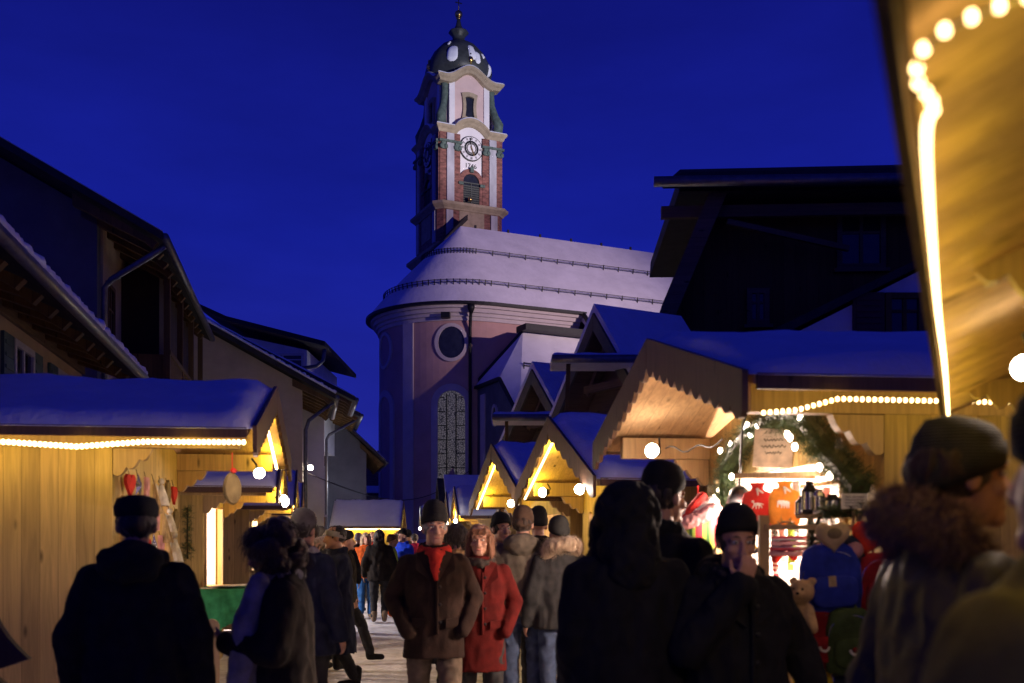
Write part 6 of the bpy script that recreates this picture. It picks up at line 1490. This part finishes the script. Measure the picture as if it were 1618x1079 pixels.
fr2 = thing('fir_bough', 'short fir bough under the white card and above the heart cushions', 'bough', (0, 0, 0))
fir(fr2, [P(1300, 806, 5.06), P(1330, 810, 5.02), P(1378, 806, 4.96)], 0.045, 120, seed=9)
# christmas wreath decoration inside and striped textiles
wr = thing('door_wreath', 'small green wreath with red bow under the orange hot water bottle', 'wreath', P(1242, 843, 6.0), R(-15))
ring_ = [Vector((0.07*math.cos(2*PI*k/16), 0, 0.07*math.sin(2*PI*k/16))) for k in range(17)]
fir(wr, ring_, 0.03, 90, seed=10, ln=0.025)
m = MB(); m.caps((0, -0.03, -0.05), (-0.06, -0.035, -0.15), 0.02, 0.026); m.caps((0, -0.03, -0.05), (0.045, -0.035, -0.14), 0.02, 0.022); m.ell((0, -0.04, -0.05), 0.028); m.part('bow', M['g_red'], wr, smooth=True)
def stripes(name, cols, axis, freq):
    m_, nt, b = base_mat(name); t = N(nt, 'ShaderNodeTexCoord'); s = N(nt, 'ShaderNodeSeparateXYZ'); nt.links.new(t.outputs['Object'], s.inputs[0])
    mu = N(nt, 'ShaderNodeMath', operation='MULTIPLY'); nt.links.new(s.outputs[axis], mu.inputs[0]); mu.inputs[1].default_value = freq
    fr = N(nt, 'ShaderNodeMath', operation='FRACT'); nt.links.new(mu.outputs[0], fr.inputs[0])
    r_ = N(nt, 'ShaderNodeValToRGB'); r_.color_ramp.interpolation = 'CONSTANT'
    for i, c in enumerate(cols):
        e = r_.color_ramp.elements[i] if i < 2 else r_.color_ramp.elements.new(i/len(cols))
        e.position = i/len(cols); e.color = (*c, 1)
    nt.links.new(fr.outputs[0], r_.inputs[0]); nt.links.new(r_.outputs[0], b.inputs['Base Color']); b.inputs['Roughness'].default_value = 0.75
    return m_
M['stripe_a'] = stripes('red_green_stripes', [(0.5, 0.03, 0.05), (0.5, 0.03, 0.05), (0.28, 0.42, 0.05), (0.03, 0.10, 0.02), (0.28, 0.42, 0.05)], 'X', 9.0)
M['stripe_b'] = stripes('white_wine_stripes', [(0.6, 0.5, 0.5), (0.4, 0.03, 0.06), (0.6, 0.5, 0.5), (0.25, 0.03, 0.05)], 'Z', 14.0)
cu_ = thing('striped_cushion', 'round red and green striped cushion by the far side of the large right stall', 'cushion', P(1103, 838, 6.75), R(-20))
m = MB(); m.ell((0, 0, 0), (0.15, 0.10, 0.17), 20, 12); me = m.mesh('c', [M['stripe_a']], True)
for v in me.vertices: v.co *= 1-0.05*abs(math.sin(v.co.x*28))
obj('cushion_cover', me, cu_); m = MB(); m.tube([(0, 0, 0.16), (0, 0, 0.3)], 0.006, 5); m.part('loop', M['g_red'], cu_)
cu2 = thing('striped_bundle', 'rolled pink and white fabric bundle on top of the striped cushion', 'fabric', P(1103, 807, 6.72), R(-20))
for k, (a, b_) in enumerate((((-0.10, 0, -0.05), (0.09, 0, 0.05)), ((-0.06, -0.05, -0.08), (0.12, -0.05, 0.0)))):
    m = MB(); m.caps(a, b_, 0.05, 0.05); me = grow(m, 0.012, 2, 0.008, 25, k); me.materials.append(M['g_pink'] if k else M['g_white']); obj('fabric_roll', me, cu2)
m = MB(); m.caps((-0.12, -0.02, -0.10), (0.03, -0.02, 0.09), 0.035, 0.035); me = grow(m, 0.012, 2, 0.006, 25, 5); me.materials.append(M['g_red']); obj('fabric_roll', me, cu2)
cu3 = thing('pale_hat', 'pale knitted bundle between the tall man in black cap and striped cushion', 'fabric', P(1068, 826, 6.9), 0)
m = MB(); m.ell((0, 0, 0), (0.07, 0.06, 0.12)); me = grow(m, 0.012, 2, 0.012, 22, 9); me.materials.append(M['g_pink']); obj('folded_knit', me, cu3)
m = MB(); m.tube([(0, 0, 0.1), (0.01, 0, 0.26)], 0.006, 5); m.part('loop', M['g_pink'], cu3)
st = thing('textile_stack', 'stack of wine striped textiles on the counter of the large right stall', 'textiles', P(1262, 875, 5.9), R(-65))
for k in range(4):
    m = MB(); m.box((0, 0, 0.03*k), (0.30-0.02*k, 0.22, 0.026), Matrix.Rotation(R(4*k-5), 3, 'Z')); m.part('folded_cloth', M['stripe_b'] if k % 2 else M['g_pink'], st, bevel=0.008)
# scarves, mittens and caps hung in the bright opening of the large right stall
def in_rh1(x, y, z): return l2w(rh1, (x, y, z))
ln_ = thing('scarf_rail', 'wooden rail across the top of the bright opening in the large right stall', 'rail', in_rh1(0, 0.45, 1.98), rh1.rotation_euler.z)
m = MB(); m.bar((-1.2, 0, 0), (1.1, 0, 0), 0.025, 0.025); m.part('bar', M['pine_beam'], ln_)
for k, (x, mt, ln, nm) in enumerate(((-1.12, 'stripe_b', 0.62, 'wine striped'), (-0.98, 'g_pink', 0.50, 'pale pink'), (-0.84, 'g_lime', 0.56, 'lime green'), (0.55, 'g_blue', 0.44, 'blue'), (0.72, 'g_red', 0.40, 'red'), (0.88, 'stripe_b', 0.46, 'narrow wine and white'))):
    t = thing('hanging_scarf', nm+' scarf hanging from the rail inside the large right stall', 'scarf', in_rh1(x, 0.45, 1.98), rh1.rotation_euler.z, 'scarves in the large right stall')
    rows = []
    for i in range(13):
        u = i/12; z = -ln*u; rows.append([Vector((xx+0.008*math.sin(u*7+k), 0.012*math.sin(xx*60+u*3+k)-0.016, z+0.01*math.sin(xx*40)*(u > 0.9))) for xx in [-0.055+0.11*j/8 for j in range(9)]])
    m = MB(); m.loft(rows, cap=False, closed=False); o = m.part('scarf_front', M[mt], t, smooth=True); sm_ = o.modifiers.new('s', 'SOLIDIFY'); sm_.thickness = 0.008
    m = MB()
    for j in range(10): x_ = -0.05+0.1*j/9; m.tube([(x_, -0.016, -ln), (x_+0.004, -0.018, -ln-0.05)], 0.003, 4)
    m.part('fringe', M[mt], t)
for k, (px_, py_, mt, nm) in enumerate(((1215, 850, 'g_navy', 'navy'), (1268, 760, 'g_white', 'white'), (1172, 842, 'g_yellow', 'yellow'), (1296, 770, 'g_pink', 'pink'))):
    t = thing('mitten_pair', nm+' knitted mittens pinned up inside the bright stall opening', 'mittens', P(px_, py_, 6.25), R(-15), 'mittens in the large right stall')
    for sd in (-1, 1):
        m = MB(); X0 = sd*0.038
        m.loft([elring(z, w_, d_, X0, 0, 14) for z, w_, d_ in ((0.0, 0.022, 0.014), (-0.035, 0.024, 0.015), (-0.04, 0.021, 0.013), (-0.07, 0.031, 0.016), (-0.11, 0.031, 0.016), (-0.135, 0.018, 0.01), (-0.14, 0.006, 0.004))])
        m.caps((X0+sd*0.022, 0, -0.065), (X0+sd*0.045, 0, -0.09), 0.012, 0.010); m.part('mitten', M[mt], t, smooth=True)
    m = MB(); m.tube([(-0.038, 0, 0), (0, 0.01, 0.03), (0.038, 0, 0)], 0.003, 4); m.part('cord', M['g_white'], t)
# ---- left stall ornaments hanging on its front wall (board with hooks)
rr_ = random.Random(4)
kinds = [('tin_star', 'tin', 'shiny tin star ornament'), ('wooden_heart', 'g_red', 'red wooden heart ornament'), ('gingerbread', 'tan_bag', 'brown gingerbread ornament'), ('paper_angel', 'g_white', 'white paper angel ornament'), ('dried_bundle', 'g_beige', 'beige dried flower bundle'), ('wood_sign', 'g_pink', 'pale wooden picture board')]
spots = []
for r_i in range(4):
    for c_i in range(7): spots.append((-0.98+c_i*0.29+(0.1 if r_i % 2 else 0), 2.02-r_i*0.24))
rowname = ('top', 'second', 'third', 'lowest'); 
for i, (x, z) in enumerate(spots):
    k, mt, lb = kinds[(i*5+i//7*2+1) % 6]; sc_ = rr_.uniform(0.8, 1.3)
    t = thing('hanging_'+k if not k.startswith('wood') else k, '%s, %s in the %s row on the big left stall front' % (lb, ('nearest', 'second', 'third', 'middle', 'fifth', 'sixth', 'farthest')[i % 7], rowname[i//7]), 'ornament', l2w(lh1, (x, -0.055, z)), lh1.rotation_euler.z+rr_.uniform(-0.15, 0.15), 'ornaments hanging on the big left stall')
    m = MB()
    if k == 'tin_star':
        pts = [Vector(((0.10 if q % 2 == 0 else 0.045)*sc_*math.sin(PI*q/5), 0, (0.10 if q % 2 == 0 else 0.045)*sc_*math.cos(PI*q/5))) for q in range(10)]
        m.add([p+Vector((0, 0.004, 0)) for p in pts]+[Vector((0, -0.025, 0))], [(q, (q+1) % 10, 10) for q in range(10)]+[tuple(range(9, -1, -1))])
    elif k == 'wooden_heart':
        pts = [Vector((16*math.sin(a)**3/150*sc_, 0, (13*math.cos(a)-5*math.cos(2*a)-2*math.cos(3*a)-math.cos(4*a))/150*sc_)) for a in [2*PI*q/24 for q in range(24)]]
        m.prism(pts, (0, -0.012, 0), (0, 0.012, 0))
    elif k == 'gingerbread':
        pts = [Vector((0.075*sc_*math.cos(a)*(1+0.08*math.cos(8*a)), 0, 0.095*sc_*math.sin(a)*(1+0.08*math.cos(8*a)))) for a in [2*PI*q/48 for q in range(48)]]; m.prism(pts, (0, -0.012, 0), (0, 0.012, 0))
    elif k == 'paper_angel':
        m.lathe([(0.07*sc_, -0.12*sc_), (0.05*sc_, -0.04*sc_), (0.018*sc_, 0.05*sc_)], seg=12); m.ell((0, 0, 0.08*sc_), 0.026*sc_); m.prism([(-0.10*sc_, 0.02, 0.06), (0, 0.015, 0.03), (0.10*sc_, 0.02, 0.06), (0.07*sc_, 0.02, -0.03), (0, 0.015, 0.0), (-0.07*sc_, 0.02, -0.03)], (0, 0, 0), (0, 0.006, 0))
    elif k == 'dried_bundle':
        for q in range(16):
            a = rr_.uniform(-0.5, 0.5); b_ = rr_.uniform(-0.3, 0.0); m.tube([(0, 0, 0.08), (0.09*a, b_*0.1, -0.05), (0.17*a*sc_, b_*0.16-0.01, -0.16*sc_)], [0.004, 0.006, 0.012], 5)
    else:
        m.box((0, 0, 0), (0.13*sc_, 0.02, 0.20*sc_)); m.box((0, -0.013, 0.02), (0.09*sc_, 0.008, 0.10*sc_))
    m.part('ornament_body', M[mt], t)
    m = MB(); m.tube([(0, 0, 0.04), (0, 0.02, 0.13)], 0.003, 4); m.part('string', M['twig'], t)
# fir swag at the far edge of its front wall and a clay disc at the gable corner
sw = thing('fir_swag', 'short hanging fir swag at the far edge of the big left stall front', 'swag', (0, 0, 0))
q = l2w(lh1, (1.20, -0.10, 1.75)); fir(sw, [q+Vector((0, 0, 0.16)), q, q-Vector((0, 0, 0.18)), q-Vector((0, 0, 0.34))], 0.06, 120, seed=12)
dc = thing('clay_disc', 'round pale wooden disc dangling under the near gable corner lamp of the big left stall', 'ornament', P(367, 772, 7.3), R(74))
m = MB(); m.lathe([(0.02, -0.015), (0.105, -0.012), (0.118, 0.0), (0.105, 0.012), (0.02, 0.015)], seg=26)
for i, v in enumerate(m.v): m.v[i] = (v[0], v[2], v[1])
m.part('disc', M['g_disc'], dc, smooth=False); m = MB(); m.tube([(0, 0, 0.11), (0, 0, 0.26)], 0.004, 5); m.ell((0, -0.01, 0.13), (0.03, 0.02, 0.02)); m.part('ribbon', M['g_red'], dc)
# green covered table with papers before the second left stall
tg = thing('market_table', 'table with hanging green cloth before the second left stall', 'table', P(362, 852, 9.6)-Vector((0, 0, EYE)), R(10))
m = MB(); m.box((0, 0, 1.12), (0.50, 0.7, 0.03)); m.part('top', M['pine_beam'], tg)
for x in (-0.2, 0.2):
    for y in (-0.3, 0.3): m = MB(); m.bar((x, y, 0), (x, y, 1.1), 0.05, 0.05); m.part('leg', M['pine_beam'], tg)
m = MB(); n_ = 40; per = []
for i in range(n_):
    a = 2*PI*i/n_; c, s = math.cos(a), math.sin(a); q_ = max(abs(c)/0.26, abs(s)/0.36); per.append((c/q_, s/q_))
rg = [[Vector((x*0.99, y*0.99, 1.142)) for x, y in per], [Vector((x, y, 1.138)) for x, y in per]]
for k in range(1, 6): rg.append([Vector((x*(1+0.02*k)+0.014*k*0.5*math.sin(i*1.6), y*(1+0.02*k)+0.014*k*0.5*math.cos(i*1.9), 1.138-0.075*k*(1+0.35*math.sin(i*0.32)))) for i, (x, y) in enumerate(per)])
m.loft(rg, cap=False); m.add([Vector((x*0.99, y*0.99, 1.142)) for x, y in per], [tuple(range(n_))])
o = m.part('tablecloth', M['g_tablecloth'], None, smooth=True); o.location = tg.location; o.rotation_euler = tg.rotation_euler; o['label'] = 'green tablecloth hanging in folds over the table by the second left stall'; o['category'] = 'tablecloth'
for k in range(7):
    t = thing('leaflet', 'pale printed leaflets fanned over the green tablecloth', 'leaflet', tg.location+Vector((-0.14+0.045*k, -0.22+0.06*((k*3) % 7), 1.147+0.004*k)), R(25*k), 'leaflets on the green table')
    m = MB(); m.box((0, 0, 0), (0.15, 0.21, 0.003)); m.part('sheet', M['g_white'], t)
# wooden picket stand in front of it
pk = thing('picket_stand', 'round topped wooden picket stand in front of the green table', 'stand', P(347, 852, 6.6)-Vector((0, 0, EYE)), R(15))
for k, x in enumerate((-0.05, 0.10)):
    m = MB(); w_ = 0.10; zt = 1.08-0.25*k
    poly = [Vector((x-w_/2, 0, 0)), Vector((x+w_/2, 0, 0))]+[Vector((x+w_/2*math.cos(PI*i/10), 0, zt-w_/2+w_/2*math.sin(PI*i/10))) for i in range(11)]
    m.prism(poly, (0, 0.10*k, 0), (0, 0.10*k+0.03, 0)); m.part('picket', M['pine_beam'], pk)
m = MB(); m.bar((-0.12, 0.05, 0.45), (0.25, 0.05, 0.45), 0.03, 0.06); m.part('rail', M['pine_beam'], pk)
# fir tree cutout at the bottom left
ct_ = thing('tree_cutout', 'dark wooden fir tree cutout standing at the bottom left frame corner', 'ornament', P(-42, 852, 4.6)-Vector((0, 0, EYE)), R(-8))
half = [(0.0, 1.62), (0.05, 1.45)]
for zt, zb, wb in ((1.50, 1.06, 0.27), (1.10, 0.86, 0.35), (0.88, 0.52, 0.46), (0.55, 0.22, 0.52)):
    for k in range(8): u = k/7; half.append((0.05+(wb-0.05)*u**1.9, zt+(zb-zt)*u**0.75))
    half.append((wb*0.50, zb-0.045))
half.append((0.06, 0.20)); half.append((0.06, 0.0))
poly = half+[(-x, z) for x, z in reversed(half[1:])]
m = MB(); m.strip([Vector((x, 0, z)) for x, z in half], [Vector((-x-0.0001, 0, z)) for x, z in half], (0, 0.03, 0)); m.part('board', M['cutout'], ct_)
m = MB(); m.box((0, 0.015, 0.02), (0.5, 0.3, 0.04)); m.part('foot', M['cutout'], ct_)
# wreath and fir tree at the middle right stalls
w2 = thing('wall_wreath', 'dark wreath with a bulb hanging on the board wall of the middle right stall', 'wreath', l2w(rh2, (0.78, -0.07, 1.62)), rh2.rotation_euler.z)
fir(w2, [Vector((0.13*math.cos(2*PI*k/16), 0, 0.16*math.sin(2*PI*k/16))) for k in range(17)], 0.05, 120, seed=14); bulb_part(w2, Vector((0.02, -0.06, 0.12)), 0.03)
tr_ = thing('small_fir_tree', 'small potted fir tree by the pale roofed distant stall front', 'tree', P(772, 852, 12.6)-Vector((0, 0, EYE)), 0)
m = MB(); m.lathe([(0.10, 0), (0.14, 0.22), (0.15, 0.24), (0.13, 0.24)]); m.part('pot', M['marble'], tr_, smooth=True)
m = MB(); m.tube([(0, 0, 0.2), (0, 0, 1.7)], [0.03, 0.006], 6); m.part('trunk', M['twig'], tr_)
m = MB(); r2 = random.Random(5)
for k in range(230):
    z = 0.4+1.3*r2.random(); L_ = 0.40*(1.75-z)/1.35+0.03; a = r2.uniform(0, 2*PI); d = Vector((math.cos(a), math.sin(a), 0.15-0.3*r2.random())).normalized()
    for j in range(9):
        q = Vector((0, 0, z))+d*L_*(0.2+0.8*j/8); nd = (d*0.7+Vector((r2.gauss(0, 0.7), r2.gauss(0, 0.7), r2.gauss(0, 0.7)))).normalized(); s = nd.orthogonal().normalized()*0.003; m.add([q-s, q+s, q+nd*0.06], [(0, 1, 2)])
m.part('crown', M['needle'], tr_)
# snowmelt-dark stall goods hints in other openings
for t_, nm in ((rh2, 'middle right stall'), (rh3, 'third right stall'), (rh4, 'long roofed distant stall'), (rh8, 'distant snowy roofed stall')):
    h_, hr_, s_, z_ = t_['dims']
    for k in range(4):
        t = thing('counter_figure', 'small %s figure on the counter of the %s' % (('red', 'white', 'brown', 'green')[k], nm), 'figurine', l2w(t_, (-h_+0.5+k*0.22, -0.05, 1.05)), t_.rotation_euler.z, 'counter figures of the right stalls')
        m = MB(); m.lathe([(0.05, 0), (0.06, 0.04), (0.035, 0.16), (0.02, 0.19)], seg=10); m.part('robe', M[('g_red', 'g_white', 'tan_bag', 'g_green')[k]], t, smooth=True)
        m = MB(); m.ell((0, 0, 0.22), 0.035); m.part('head', M['g_beige'], t, smooth=True)
